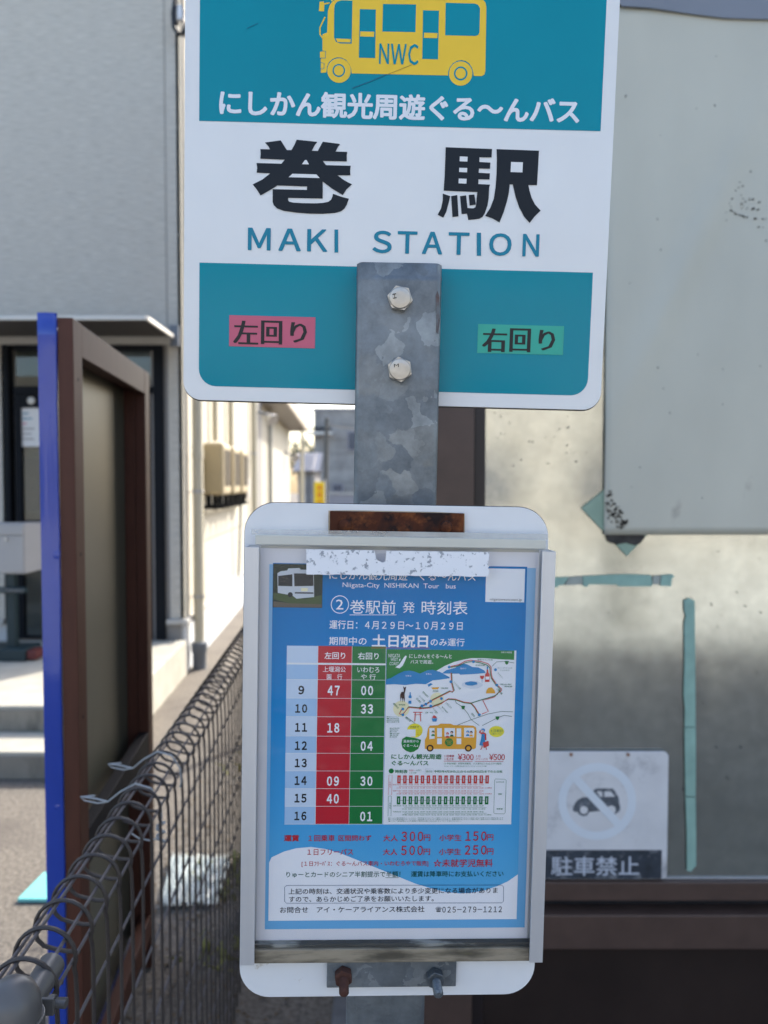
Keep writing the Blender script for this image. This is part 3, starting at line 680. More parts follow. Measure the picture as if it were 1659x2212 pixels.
# tapes
tp = thing('green_tape', (rx(1320), YR, rz(1268)), 'broken horizontal strip of aged green tape below the diamond plate', 'tape')
for q_ in ([(1180, 1247), (1228, 1246), (1216, 1263), (1206, 1264), (1204, 1268), (1180, 1268)],
           [(1258, 1244), (1318, 1241), (1360, 1240), (1405, 1242), (1408, 1262), (1406, 1266), (1334, 1266), (1332, 1262), (1270, 1262), (1268, 1267), (1259, 1266)],
           [(1427, 1242), (1450, 1240), (1455, 1244), (1450, 1250), (1448, 1266), (1425, 1265)]):
    mesh('tape_piece', G().prism(RP, [RP.loc(*p) for p in q_], .0045, .0052), M_mint2, tp)
M_resid = mat('tape_residue', (.33, .36, .32), rough=.7, var=.2, scale=30)
mesh('residue_piece', G().prism(RP, [RP.loc(*p) for p in [(1229, 1246), (1257, 1244), (1258, 1262), (1218, 1264)]], .0043, .0047), M_resid, tp)
mesh('residue_piece', G().prism(RP, [RP.loc(*p) for p in [(1409, 1243), (1426, 1243), (1424, 1262), (1409, 1262)]], .0043, .0047), M_resid, tp)
tv = thing('green_tape', (rx(1490), YR, rz(1880)), 'long vertical strip of aged green tape right of the no parking sign', 'tape')
tp_pts = [(1476, 1296), (1487, 1290), (1499, 1297), (1500, 1400), (1501, 1570)]
mesh('tape_piece', G().prism(RP, [RP.loc(*p) for p in [(1476, 1296), (1487, 1291), (1499, 1297), (1500, 1420), (1501, 1569), (1477, 1569), (1478, 1530), (1475, 1500), (1477, 1430), (1476, 1345), (1480, 1330), (1476, 1318)]], .0045, .0052), M_mint2, tv)
mesh('tape_piece', G().prism(RP, [RP.loc(*p) for p in [(1477, 1570.5), (1501, 1570.5), (1501.5, 1640), (1501, 1719), (1479, 1718), (1478, 1650)]], .0045, .0052), M_mint2, tv)
mesh('tape_piece', G().prism(RP, [RP.loc(*p) for p in [(1479, 1720), (1501, 1721), (1502, 1800), (1502, 1868), (1496, 1874), (1492, 1880), (1482, 1879), (1482, 1800)]], .0045, .0052), M_mint2, tv)
# no parking sign
M_npw = mat('faded_white_plate', (.70, .69, .69), rough=.45, var=.08, scale=12, detail=8, dirt=(.36, .35, .36), dscale=9, dthr=(.55, .75))
M_npr = mat('bleached_ring_film', (.72, .76, .80), rough=.4, var=.03, scale=20)
M_npk = mat('worn_black_film', (.035, .045, .06), rough=.5, var=.4, scale=40, detail=10, dirt=(.25, .26, .28), dscale=30, dthr=(.55, .72))
M_npg = mat('worn_grey_film', (.10, .115, .135), rough=.5, var=.4, scale=60, detail=10, dirt=(.4, .4, .42), dscale=50, dthr=(.55, .65))
M_npt = ink('pale_lettering', (200, 205, 215), rough=.4)
npg = thing('no_parking_sign', (rx(1290), YR, rz(1895)), 'faded white no parking sign with crossed car and black text band', 'sign')
(xa, ya), (xb, yb) = RP.loc(1133, 1620), RP.loc(1437, 1894)
plate = mesh('sign_plate', G().prism(RP, rrect(xa, ya, xb, yb, .014, 4), .006, .012), M_npw, npg, bev=.001)
pr = Print(RP, plate, base=.012, step=.0003)
pr.rect('text_band', M_npk, (1133, 1831), (1425, 1893), 1)
n = 40; c0 = RP.loc(1287, 1727); sc = YR / F
ring = [(c0[0] + 85 * sc * math.cos(2 * math.pi * i / n), c0[1] + 85 * sc * math.sin(2 * math.pi * i / n)) for i in range(n)]
rin = [(c0[0] + 67 * sc * math.cos(2 * math.pi * i / n), c0[1] + 67 * sc * math.sin(2 * math.pi * i / n)) for i in range(n)]
g = pr.g('ban_ring', M_npr); h_ = .0124
g.add([RP.pt(a, b, h_) for a, b in ring + rin], [(i, (i + 1) % n, n + (i + 1) % n, n + i) for i in range(n)])
a0 = c0; d_ = Vector((math.cos(R(47)), math.sin(R(47)))); e_ = Vector((-d_.y, d_.x))
pr.poly('ban_bar', M_npr, [(a0[0] + d_.x * s_ * 72 * sc + e_.x * w_ * 9 * sc, a0[1] + d_.y * s_ * 72 * sc + e_.y * w_ * 9 * sc) for s_, w_ in ((-1, -1), (1, -1), (1, 1), (-1, 1))], 4, local=True)
car = [(350, 855), (330, 830), (340, 795), (365, 740), (400, 700), (460, 670), (590, 665), (640, 660), (590, 600), (612, 570), (640, 553), (850, 553), (890, 600), (930, 670), (940, 760), (950, 800), (940, 850), (890, 885), (870, 880), (890, 850), (880, 800), (850, 780), (800, 790), (770, 840), (640, 850), (545, 860), (520, 905), (470, 915), (420, 895), (395, 862)]
pr.poly('car_symbol', M_npg, car, 1, cv=n5)
pr.poly('car_symbol_window', M_npw, [(640, 590), (712, 590), (720, 662), (690, 662)], 2, cv=n5)
pr.poly('car_symbol_window', M_npw, [(740, 592), (830, 592), (880, 660), (745, 662)], 2, cv=n5)
pr.circ('car_symbol_window', M_npw, (478, 835), 52, 2, cv=n5); pr.circ('car_symbol_window', M_npw, (835, 830), 55, 2, cv=n5)
pr.text(M_npt, '駐車禁止', 55, 1195, 1560, 250, k=3, cv=n5, bold=.012); pr.flush()
for x_ in (1231, 1353):
    c_ = RP.loc(x_, 1626); mesh('screw', G().cyl(RP.pt(*c_, .011), RP.pt(*c_, .015), .004, 10), M_rustspot, npg)

M_pave = mat('added_pale_paving', (.42, .42, .39), rough=.9, var=.08, scale=3, bump=.001)
mesh('added_pavement', G().box(-16, 14, -15.9, -3.15, .0, .03), M_pave, kind='structure')  # unseen pale slab added to brighten the reflection in the steel sheet
# ---- street behind the viewer (seen only mirrored in the steel sheet and the covers)
bp_ = thing('utility_pole', (2.48, -4.2, 0), 'concrete utility pole across the street, mirrored in the steel sheet', 'utility pole')
mesh('pole', G().tube([(2.48, -4.2, 0), (2.48, -4.2, 9)], [.17, .12], 14), M_pole, bp_, smooth=True)
mesh('crossarm', G().box(1.7, 3.3, -4.25, -4.15, 8.3, 8.4), M_pole, bp_)
M_opp = mat('opposite_wall', (.36, .35, .33), rough=.8, var=.06, scale=2)
ob = thing('opposite_building', (0, -16, 0), 'low pale building across the street, mirrored faintly in the covers', 'building')
mesh('wall', G().box(-14, 12, -22, -16, 0, 5.0), M_opp, ob); mesh('roof', G().box(-14.4, 12.4, -22.4, -15.6, 5.0, 5.35), M_roof, ob)
for i in range(7):
    w_ = mesh('window', G().box(-12 + i * 3.4, -10.2 + i * 3.4, -16.0, -15.93, .9, 2.3), M_dark, ob); mesh('pane', G().box(-11.9 + i * 3.4, -10.3 + i * 3.4, -15.929, -15.92, 1.0, 2.2), M_win, w_)

# ================================================================ NOTICE BOARD (left, seen from behind)
tanb = -0.107
bdir = Vector((tanb, 1, 0)).normalized(); bside = Vector((bdir.y, -bdir.x, 0))   # to the right
n0 = at(157, 686, 1.6); H0 = n0.z; n0.z = 0
nb = thing('notice_board', n0, 'dark brown wooden framed notice board seen from behind with glossy blue sheet edge', 'notice board')
Mb = Matrix.Translation(n0) @ Matrix(((bside.x, bdir.x, 0, 0), (bside.y, bdir.y, 0, 0), (0, 0, 1, 0), (0, 0, 0, 1)))
W_, L_, D_ = .066, .80, .031     # member width, board length, frame depth to the left of the face
def nbx(nm, x0, x1, y0, y1, z0, z1, m=M_brown, par=nb, bev=.0015): return mesh(nm, G().box(x0, x1, y0, y1, z0, z1, Mb), m, par, bev=bev)
M_navyp = mat('dark_shelf', (.008, .009, .013), rough=.6, spec=.2)
def frame_side():
    nbx('board_post', -D_, 0, 0, W_, .0, H0); nbx('board_post', -D_, 0, L_ - W_, L_, .0, H0)
frame_side()
nbx('top_rail', -D_ + .001, -.0005, W_ + .0005, L_ - W_ - .0005, H0 - .071, H0 - .001)
nbx('middle_rail', -D_ + .001, -.0005, W_ + .0005, L_ - W_ - .0005, .66, .74, M_navyp)
nbx('bottom_rail', -D_ + .001, -.0005, W_ + .0005, L_ - W_ - .0005, .10, .17)
nbx('inner_post', -D_ - .032, -D_ - .001, L_ - W_, L_ - .002, .1, H0 - .02)
nbx('inner_rail', -D_ - .032, -D_ - .001, W_ * .6, L_ - W_ - .001, H0 - .06, H0 - .02)
nbx('back_panel', -D_ - .036, -D_ - .033, .004, L_ - .002, .64, H0 - .01, M_panelback)
nbx('back_panel', -D_ - .036, -D_ - .033, .004, L_ - .002, .10, .62, M_panelback)
# blue sheet folded round the near edge
zs = [ .02 + (H0 - .02 + .008) * i / 40 for i in range(41)]
g = G(); rr = random.Random(5)
cols = [(-D_ - .0375, .03), (-D_ - .0380, .0), (-D_ - .0375, -.003), (-D_ - .022, -.0045), (-D_ - .008, -.004), (-D_ - .003, -.0032), (-D_ - .0012, .0)]
for i, z in enumerate(zs):
    wv = .0006 * math.sin(i * .5) + .0005 * rr.uniform(-1, 1)
    for j, (a, b) in enumerate(cols): g.v.append(Mb @ Vector((a + (wv if j > 4 else 0), b - (abs(wv) if 1 < j < 5 else 0), z)))
k = len(cols)
for i in range(40):
    for j in range(k - 1): g.f.append((i * k + j, i * k + j + 1, (i + 1) * k + j + 1, (i + 1) * k + j))
o = mesh('blue_sheet', g, M_bluefilm, nb, smooth=True); s_ = o.modifiers.new('t', 'SOLIDIFY'); s_.thickness = .0012; s_.offset = 0
for zz_, xx_, r_ in ((at(113, 1198, 1.6).z, -.0395, .009), (at(110, 1740, 1.6).z, -.045, .007), (at(106, 900, 1.6).z, -.046, .005), (at(106, 925, 1.6).z, -.048, .004)):
    mesh('paint_blister', G().lathe(Mb @ Vector((xx_, -.0045, zz_)), [(r_, -.002), (r_ * .9, .0003), (r_ * .5, .0012), (.0001, .0014)], 18, -bdir), M_bluefilm, nb, smooth=True)
for zz_ in (1.72, 1.35, 1.0): mesh('screw', G().lathe(Mb @ Vector((-.001 + .0002, .033, zz_)), [(.0045, 0), (.004, .0012), (.0001, .0014)], 10, bside), M_navyp, nb, smooth=True)
mesh('blue_face', G().box(-D_ - .0415, -D_ - .0385, .031, L_ + .004, .02, H0 + .004, Mb), M_bluefilm, nb)

# ================================================================ MESH FENCE
FO = -.3                         # lateral offset of the wire plane
RX, RZ, RR = FO - .034, .974, .034
YS, YE, DYW = .67, 7.2, .056
mf = thing('mesh_fence', (sx(RX, .66), .66, 0), 'grey wire mesh fence with rolled top running away beside the bus stop', 'fence')
post_m = None
def fence_post(Y):
    x = sx(RX, Y) + (.022 if Y < 1 else .006)
    p = mesh('fence_post', G().lathe((x, Y, 0), [(.0265, 0), (.0265, 1.008), (.025, 1.020), (.020, 1.030), (.011, 1.037), (.001, 1.039)], 24), M_post, mf, smooth=True)
    mesh('cap_rim', G().lathe((x, Y, .985), [(.0267, -.004), (.0280, -.004), (.0280, .004), (.0267, .004)], 24), M_post, p, smooth=True)
    bx_ = x + .03
    mesh('clamp', G().lathe((x, Y, .985), [(.0268, -.016), (.0290, -.016), (.0290, .016), (.0268, .016)], 24).box(x + .012, x + .026, Y + .030, Y + .034, .982, .999), M_post, p, bev=.0008)
    mesh('clamp_bolt', G().lathe((x + .018, Y + .038, .990), [(.0075, 0), (.0075, .006), (.0042, .006), (.0042, .018)], 12, Vector((1, -.1, 0))), M_post, p, smooth=True)
    for k in range(6): mesh('bolt_thread', G().lathe((x + .025 + k * .0018, Y + .038, .990), [(.0042, 0), (.0052, .0008), (.0042, .0016)], 12, Vector((1, -.1, 0))), M_post, p)
    mesh('inner_sleeve', G().cyl((x - .004, Y + .02, .985), (x - .004 + TD * .085, Y + .105, .985), .014, 16), M_post, p, smooth=True)
for Y in (.70, 2.70, 4.71, 6.72): fence_post(Y)
# one bent wire: ring at the top, straight leg below
wr = .0025
pts = []
cxr = RX - FO
for i in range(16):
    a = R(-20 + 15 * i); pts.append((cxr + RR * math.cos(a), 0.0, RZ + RR * math.sin(a)))
pts += [(cxr - RR * .70, 0, RZ - RR * .62), (cxr - RR * .35, .0005, RZ - RR * .74), (cxr + RR * .1, .001, RZ - RR * .84), (cxr + RR * .55, .0015, RZ - RR * .86)]
leg = [(.0, 0.0018, .06), (.0, 0.0018, RZ - .05), (-.0008, .001, RZ - .02)]
path = leg + pts
g = G().tube([Vector(p) for p in path], wr, 6)
y0 = .724
w0 = mesh('mesh_wire', g, M_wire, None, smooth=True); w0.parent = mf; w0.location = Vector((sx(FO, y0), y0, 0)) - mf.location
k = 1
while y0 + k * DYW < YE:
    Y = y0 + k * DYW; o = w0.copy(); C.objects.link(o); o.parent = mf; o.location = Vector((sx(FO, Y), Y, 0)) - mf.location; k += 1
def longwire(off, z, r=.0021, nm='long_wire'):
    mesh(nm, G().tube([(sx(off, YS + .02), YS + .02, z), (sx(off, 3.5), 3.5, z), (sx(off, YE), YE, z)], r, 6), M_lwire, mf, smooth=True)
for a_ in (105, 42, -14, 158): longwire(RX + (RR - .0046) * math.cos(R(a_)), RZ + (RR - .0046) * math.sin(R(a_)), .0023)
for i in range(7): longwire(FO - .0022, 1.5 - .603 - .12 * i, .0022)
longwire(FO - .0022, .12, .0022)
# ties
def tie(Y, label, knot):
    x = sx(RX, Y); o = thing('wire_tie', (x, Y, RZ), label, 'wire tie', 'ties holding the notice board to the fence')
    P_ = lambda dx, dy, dz: Vector((x + dx, Y + dy, RZ + dz))
    mesh('tie_loop', G().tube([P_(-.105, .03, .004), P_(-.085, .03, .001), P_(-.06, .02, .0), P_(-.035, .006, .022), P_(-.008, 0, .038), P_(.018, -.003, .032), P_(.034, -.004, .008), P_(.035, -.002, -.016), P_(.032, 0, -.028)], .0015, 7), M_tie, o, smooth=True)
    mesh('tie_tail', G().tube([P_(-.060, .02, .0), P_(-.08, .028, -.006), P_(-.104, .032, -.003), P_(-.11, .032, .003), P_(-.085, .03, .006)], .0013, 6), M_tie, o, smooth=True)
    if knot:
        mesh('knot', G().tube([P_(.032 + .006 * math.cos(t * 1.3), .004 * math.sin(t * 1.3), -.026 - .0032 * t) for t in range(11)], .0028, 7), M_tie, o, smooth=True)
        mesh('tie_tail', G().tube([P_(.03, 0, -.052), P_(.014, .0, -.056), P_(-.004, .0, -.052), P_(-.02, .004, -.044)], .0013, 6), M_tie, o, smooth=True)
tie(1.235, 'white coated wire tie with a knotted end, nearer one on the rolled fence top', True)
tie(1.385, 'grey wire tie bent over the rolled fence top, farther from the viewer', False)

# ================================================================ THINGS ON THE GROUND
M_cyan = mat('cyan_board', (.20, .62, .60), rough=.6, var=.1, scale=8)
P4 = [gp(38, 1951), gp(110, 1951), gp(140, 1896), gp(96, 1892)]
cb_ = thing('loose_board', P4[0], 'pale cyan flat board lying on the sunlit gravel behind the notice board', 'board')
g = G(); g.add([Vector((p.x, p.y, z)) for z in (.004, .016) for p in P4], [(0, 1, 2, 3), (4, 5, 6, 7), (0, 1, 5, 4), (1, 2, 6, 5), (2, 3, 7, 6), (3, 0, 4, 7)])
mesh('board_sheet', g, M_cyan, cb_)
M_corr = mat('corrugated_plastic', (.66, .72, .72), rough=.12, metal=.3, var=.1, scale=20)
a, b, c_, d = gp(346, 1968), gp(470, 1962), gp(500, 1866), gp(372, 1862)
cs = thing('corrugated_sheet', a, 'silvery corrugated plastic sheet lying on the ground behind the mesh fence', 'sheet')
g = G(); nu, nv = 90, 3
for i in range(nu + 1):
    for j in range(nv + 1):
        u, v = i / nu, j / nv
        p = a.lerp(b, u).lerp(d.lerp(c_, u), v); g.v.append(Vector((p.x, p.y, .022 + .008 * math.sin(u * 2 * math.pi * 14) + .01 * v)))
for i in range(nu):
    for j in range(nv): q = i * (nv + 1) + j; g.f.append((q, q + nv + 1, q + nv + 2, q + 1))
mesh('corrugated_panel', g, M_corr, cs, smooth=True)
M_weed = mat('yellow_green_weed', (.30, .29, .07), rough=.7, var=.35, scale=20)
M_litter = mat('dry_litter', (.16, .11, .06), rough=.9, var=.4, scale=30)
rr = random.Random(11); g = G(); g2 = G()
for i in range(900):
    Y = rr.uniform(2.0, 5.6); cl = rr.choice((0, 1, 2)); x = sx(FO, Y) - abs(rr.gauss(.0, .14)) - .02 + (.12 if cl == 0 else 0)
    if cl: x += rr.gauss(0, .03)
    h = rr.uniform(.015, .05); dx, dy = rr.gauss(0, .022), rr.gauss(0, .022); w_ = .006
    if math.sin(Y * 5) + math.sin(Y * 11 + 1) < .1: continue
    g.add([(x - w_, Y, 0), (x + w_, Y + w_, 0), (x + dx + w_, Y + dy, h * .6), (x + dx * 2, Y + dy * 2, h)], [(0, 1, 2), (0, 2, 3)])
mesh('weeds', g, M_weed, recalc=False, kind='stuff')
for i in range(1800):
    Y = rr.uniform(1.6, 4.6); x = sx(FO, Y) + rr.uniform(-.45, .35); s_ = rr.uniform(.003, .011); a_ = rr.uniform(0, 6.28); z = rr.uniform(.002, .006)
    g2.add([(x - s_ * math.cos(a_), Y - s_ * math.sin(a_), z), (x + s_ * .5 * math.sin(a_), Y - s_ * .5 * math.cos(a_), z + .003), (x + s_ * math.cos(a_), Y + s_ * math.sin(a_), z), (x - s_ * .5 * math.sin(a_), Y + s_ * .5 * math.cos(a_), z + .004)], [(0, 1, 2, 3)])
mesh('leaf_litter', g2, M_litter, recalc=False, kind='stuff')
# concrete kerb strip by the right building
mesh('kerb', G().box(-.14, rx(870) - .02, 1.4, 4.2, 0, .10), mat('kerb_concrete', (.12, .12, .12), rough=.9, var=.3, scale=14, bump=.003), None, bev=.01, kind='structure')

# ================================================================ BUS STOP
PP = camplane(853, 1087, .692, (1, .018, 0), (-.0205, 1, .0822))     # pole front face
SP = camplane(850, 700, .699, (1, .0257, 0), (-.0205, 1, .0815))     # main sign face
TP = camplane(855, 1600, .640, (1, .018, .047), (-.019, 1, .054))    # timetable back plate face
pb_ = PP.pt(0, .0); base = PP.pt(0, 0) + PP.v * ((PP.o.z) / -PP.v.z); base.z = 0
bs = thing('bus_stop', base, 'bus stop post carrying a teal and white station sign and a timetable case', 'bus stop')
hw = .0375
# post: flattened top, square tube below, one continuous mesh
g = G()
rows = []
top_b = PP.loc(860, 567)[1]; full = (base - PP.o).dot(PP.v) + .005
secs = [(top_b, hw - .002, .0005, .012), (top_b + .0012, hw, .0, .0125), (top_b + .010, hw, .0012, .0125), (top_b + .0125, hw + .0004, .0002, .014), (top_b + .016, hw, 0.0, .018), (top_b + .15, hw, 0.0, .024), (top_b + .3, hw, .0, .034), (full, hw, 0, .05)]
nr = 0
for b_, w_, f_, d_ in secs:
    ring_ = []
    r_ = .0045
    for cx_, cz_, a0 in ((w_ - r_, -f_ - r_, 0), (-w_ + r_, -f_ - r_, 90), (-w_ + r_, -f_ - d_ + r_, 180), (w_ - r_, -f_ - d_ + r_, 270)):
        for i in range(4):
            a = R(a0 + 30 * i); g.v.append(PP.pt(cx_ + r_ * math.cos(a), b_, cz_ + r_ * math.sin(a)))
    nr += 1
for i in range(nr - 1):
    for j in range(16): g.f.append((i * 16 + j, i * 16 + (j + 1) % 16, (i + 1) * 16 + (j + 1) % 16, (i + 1) * 16 + j))
g.f.append(tuple(range(16)))
mesh('post', g, M_galv, bs, smooth=True)
def hexbolt(pl, x, y, r, h, m, parent, dome=True, ang=0.0):
    c_ = pl.loc(x, y); hx = [(c_[0] + r * math.cos(R(60 * i + ang)), c_[1] + r * math.sin(R(60 * i + ang))) for i in range(6)]
    o = mesh('bolt', G().prism(pl, hx, .0004, h).lathe(pl.pt(*c_, h), [(r * .86, -.0002), (r * .80, .0012), (r * .5, .0016), (.0001, .0017)], 24, pl.n), m, parent, bev=.0012)
    return o, c_
bo1, ca = hexbolt(PP, 864, 647, .0113, .0075, M_inox, bs, ang=10)
bo2, cb2 = hexbolt(PP, 863.5, 800, .0113, .0075, M_inox, bs, ang=22)
pr = Print(PP, bo1, base=.0094, step=.0001); pr.text(M_dark, 'H', 847, 857, 644, 8, tilt=1.4); pr.flush()
pr = Print(PP, bo2, base=.0094, step=.0001); pr.text(M_dark, 'M', 851, 861, 792, 7, tilt=-.1); pr.flush()
# crimp groove + rust streak along the right edge
rs = [(941, 640), (945, 628), (949, 640), (950, 690), (947, 722), (942, 718), (943, 680)]
mesh('rust_streak', G().prism(PP, [PP.loc(*p) for p in rs], .0001, .0005), mat('faint_rust', (.10, .055, .045), rough=.8, var=.4, scale=90, dirt=(.16, .17, .18), dscale=60, dthr=(.45, .6)), bs)
# sign plate
sl_, sr_ = SP.loc(*c1(25, 500))[0], SP.loc(*c1(1627, 500))[0]
sb_ = SP.loc(*c2(800, 611))[1]; st_ = SP.loc(840, -330)[1]
plate = mesh('sign_plate', G().prism(SP, rrect(sl_, st_, sr_, sb_, .0165, 8), -.003, 0), M_signwhite, bs, bev=.0006)
M_edge = mat('plate_edge', (.06, .05, .05), rough=.7)
mesh('plate_backing', G().prism(SP, rrect(sl_ - .0006, st_ - .0006, sr_ + .0006, sb_ + .0009, .0168, 8), -.0055, -.0031), M_edge, bs)
pr = Print(SP, plate, base=.0001, step=.00012)
def loc1(p, cv): return SP.loc(*cv(*p))
tx0 = loc1((81, 300), c1)[0]; tx1 = loc1((1587, 300), c1)[0]; tyb = loc1((800, 470), c1)[1]
tt = SP.loc(840, -300)[1]
pr.poly('teal_panel', M_teal, rrect(tx0, tt, tx1, tyb, 0)[:], 1, local=True)
lx0 = loc1((80, 300), c2)[0]; lx1 = loc1((1541, 300), c2)[0]; lt = loc1((800, 98), c2)[1]; lb_ = loc1((800, 558), c2)[1]
r_ = .0155; out = [(lx0, lt), (lx1, lt)]
for cx_, cy_, a0 in ((lx1 - r_, lb_ - r_, 0), (lx0 + r_, lb_ - r_, 90)):
    for i in range(8): a = R(a0 + 90 * i / 7); out.append((cx_ + r_ * math.cos(a), cy_ + r_ * math.sin(a)))
pr.poly('teal_panel', M_teal, out, 1, local=True)
# bus emblem
body = [(113, 645), (97, 645), (97, 520), (112, 512), (90, 512), (90, 460), (112, 455), (112, 305), (153, 290), (160, 100), (175, 50), (200, 15), (240, -8), (300, -20), (1490, -12), (1525, -2), (1550, 25), (1558, 65), (1549, 630), (1540, 660), (1515, 674), (1447, 672),
        (1443, 640), (1432, 600), (1410, 565), (1380, 542), (1340, 532), (1300, 538), (1262, 560), (1235, 595), (1222, 630), (1218, 668), (369, 650), (366, 610), (350, 570), (320, 530), (280, 510), (240, 508), (200, 522), (170, 550), (152, 590), (146, 640)]
pr.poly('bus_emblem', M_yellow, body, 2, cv=e4)
pr.circ('bus_emblem', M_yellow, (258, 625), 104, 2, cv=e4); pr.circ('bus_emblem', M_yellow, (1331, 651), 103, 2, cv=e4)
pr.circ('emblem_line', M_teal, (256, 625), 56, 3, cv=e4); pr.circ('emblem_line', M_teal, (1331, 651), 60, 3, cv=e4)
pr.circ('emblem_hub', M_yellow, (256, 625), 43, 4, cv=e4); pr.circ('emblem_hub', M_yellow, (1331, 651), 45, 4, cv=e4)
for q_ in ([(215, 80), (220, 45), (240, 18), (280, 6), (376, 8), (370, 388), (265, 386), (230, 372), (214, 335)], [(441, 83), (583, 87), (577, 515), (433, 512)], [(646, 37), (938, 42), (932, 286), (640, 281)],
           [(999, 93), (1140, 97), (1132, 526), (992, 523)], [(1199, 27), (1455, 34), (1485, 45), (1502, 75), (1497, 290), (1485, 312), (1460, 320), (1194, 314)]):
    pr.poly('emblem_window', M_teal, q_, 3, cv=e4)
for q_ in ([(228, 343), (360, 348), (358, 378), (245, 375)], [(446, 281), (569, 284), (566, 328), (444, 325)], [(1009, 292), (1127, 296), (1124, 340), (1006, 337)],):
    pr.poly('emblem_bar', M_yellow, q_, 4, cv=e4)
pr.line('emblem_line', M_teal, [(88, 515), (138, 515), (140, 455), (112, 452)], 1.3, 4, cv=e4)
pr.line('emblem_line', M_teal, [(97, 612), (125, 610), (127, 560), (97, 556)], 1.2, 4, cv=e4)
pr.poly('bus_emblem', M_yellow, [(86, 18), (122, 15), (125, 30), (175, 22), (172, 35), (128, 42), (126, 102), (80, 100)], 2, cv=e4)
pr.line('bus_emblem', M_yellow, [(134, 152), (90, 245), (90, 305), (118, 345)], 3.0, 2, cv=e4)
pr.line('bus_emblem', M_yellow, [(190, 10), (215, -10)], 3.0, 2, cv=e4)
pr.text(M_teal, fw('NWC'), 612, 960, 481, 186, 4, cv=e4, bold=.014, space=.78)
pr.line('scratch', M_yscratch, [(900, 575), (690, 658)], 1.6, 5, cv=e4); pr.line('scratch', M_scratch, [(680, 660), (520, 728), (375, 782)], 1.8, 5, cv=e4)
pr.line('scratch', M_scratch, [(258, 108), (300, 88)], 1.2, 5, cv=c1)
pr.text(M_film_white, 'にしかん観光周遊ぐる～んバス', 155, 1500, 400, 98, 3, cv=c1, bold=.030, space=.96, res=3)
maki = [(240, 120), (474, 88), (565, 232), (633, 233), (680, 150), (710, 78), (1010, 110), (1013, 120), (985, 150), (935, 242), (1024, 245), (1098, 108), (1345, 140), (1352, 152), (1325, 180), (1288, 254), (1461, 259), (1452, 320), (1455, 400), (1096, 393), (1146, 456), (1513, 465), (1503, 540), (1508, 607), (1316, 606), (1400, 670), (1470, 710), (1532, 739), (1450, 815), (1394, 900), (1230, 800), (1097, 700), (1097, 952),
        (585, 940), (583, 975), (600, 998), (660, 1012), (800, 1020), (1000, 1022), (1100, 1016), (1180, 1000), (1220, 970), (1242, 920), (1249, 880), (1360, 920), (1485, 955), (1455, 1040), (1420, 1100), (1370, 1140), (1280, 1165), (1100, 1178), (900, 1175), (700, 1160), (520, 1135), (420, 1098), (370, 1050), (354, 1000), (354, 812),
        (862, 823), (866, 772), (425, 757), (350, 805), (175, 906), (120, 820), (57, 742), (200, 670), (320, 577), (116, 567), (125, 500), (115, 424), (485, 435), (535, 374), (171, 360), (177, 290), (172, 218), (315, 221), (290, 175)]
pr.poly('lettering', M_film_dark, maki, 3, cv=k1)
pr.poly('counter', M_signwhite, [(833, 382), (858, 382), (893, 445), (789, 443)], 4, cv=k1)
pr.poly('counter', M_signwhite, [(648, 584), (1003, 594), (1053, 648), (590, 635)], 4, cv=k1)
ekiL = [(202, 112), (874, 138), (868, 261), (693, 258), (690, 326), (850, 335), (846, 425), (684, 421), (681, 484), (844, 491), (838, 580), (678, 576), (675, 647), (846, 655), (833, 700), (826, 850), (808, 960), (770, 1070), (735, 1125), (690, 1150), (620, 1160), (530, 1168), (512, 1075), (434, 1082), (410, 822), (498, 810), (518, 993), (600, 1000), (632, 985), (645, 940), (651, 860), (662, 762), (173, 742), (188, 520)]
pr.poly('lettering', M_film_dark, ekiL, 3, cv=k2)
for q_ in ([(160, 785), (268, 822), (240, 940), (210, 1050), (167, 1134), (85, 1092), (135, 1000), (160, 880)], [(282, 822), (370, 806), (388, 1114), (300, 1126)], [(537, 805), (618, 798), (640, 945), (550, 960)]):
    pr.poly('lettering', M_film_dark, q_, 3, cv=k2)
for q_ in ([(407, 247), (520, 252), (517, 322), (404, 317)], [(399, 411), (514, 415), (511, 478), (396, 473)], [(391, 567), (506, 571), (503, 642), (388, 637)]):
    pr.poly('counter', M_signwhite, q_, 4, cv=k2)
ekiR = [(940, 140), (1556, 163), (1527, 662), (1402, 661), (1420, 750), (1450, 850), (1500, 945), (1580, 1032), (1490, 1120), (1420, 1211), (1340, 1120), (1270, 990), (1215, 830), (1176, 652), (1131, 652), (1118, 780), (1090, 900), (1045, 1050), (983, 1204), (880, 1145), (775, 1108), (850, 990), (900, 860), (925, 700), (940, 500), (945, 300)]
pr.poly('lettering', M_film_dark, ekiR, 3, cv=k2)
pr.poly('counter', M_signwhite, [(1150, 327), (1322, 332), (1316, 479), (1143, 473)], 4, cv=k2)
for ch_, xa_, xb_ in (('M', 262, 347), ('A', 376, 460), ('K', 483, 559), ('I', 584, 600), ('S', 727, 799), ('T', 820, 894), ('A', 912, 988), ('T', 1010, 1088), ('I', 1115, 1133), ('O', 1162, 1246), ('N', 1287, 1349)):
    if ch_ == 'I':
        yc_ = 893 + (xa_ - 262) * .0225; pr.poly('letter_stroke', M_teal_ink, [(xa_ + 1, yc_ - 43), (xb_ - 1, yc_ - 43), (xb_ - 1, yc_ + 43), (xa_ + 1, yc_ + 43)], 3, cv=c1); continue
    pr.text(M_teal_ink, fw(ch_), xa_, xb_, 893 + (xa_ - 262) * .0225, 84, 3, cv=c1, bold=.018, res=4)
pr.flush()
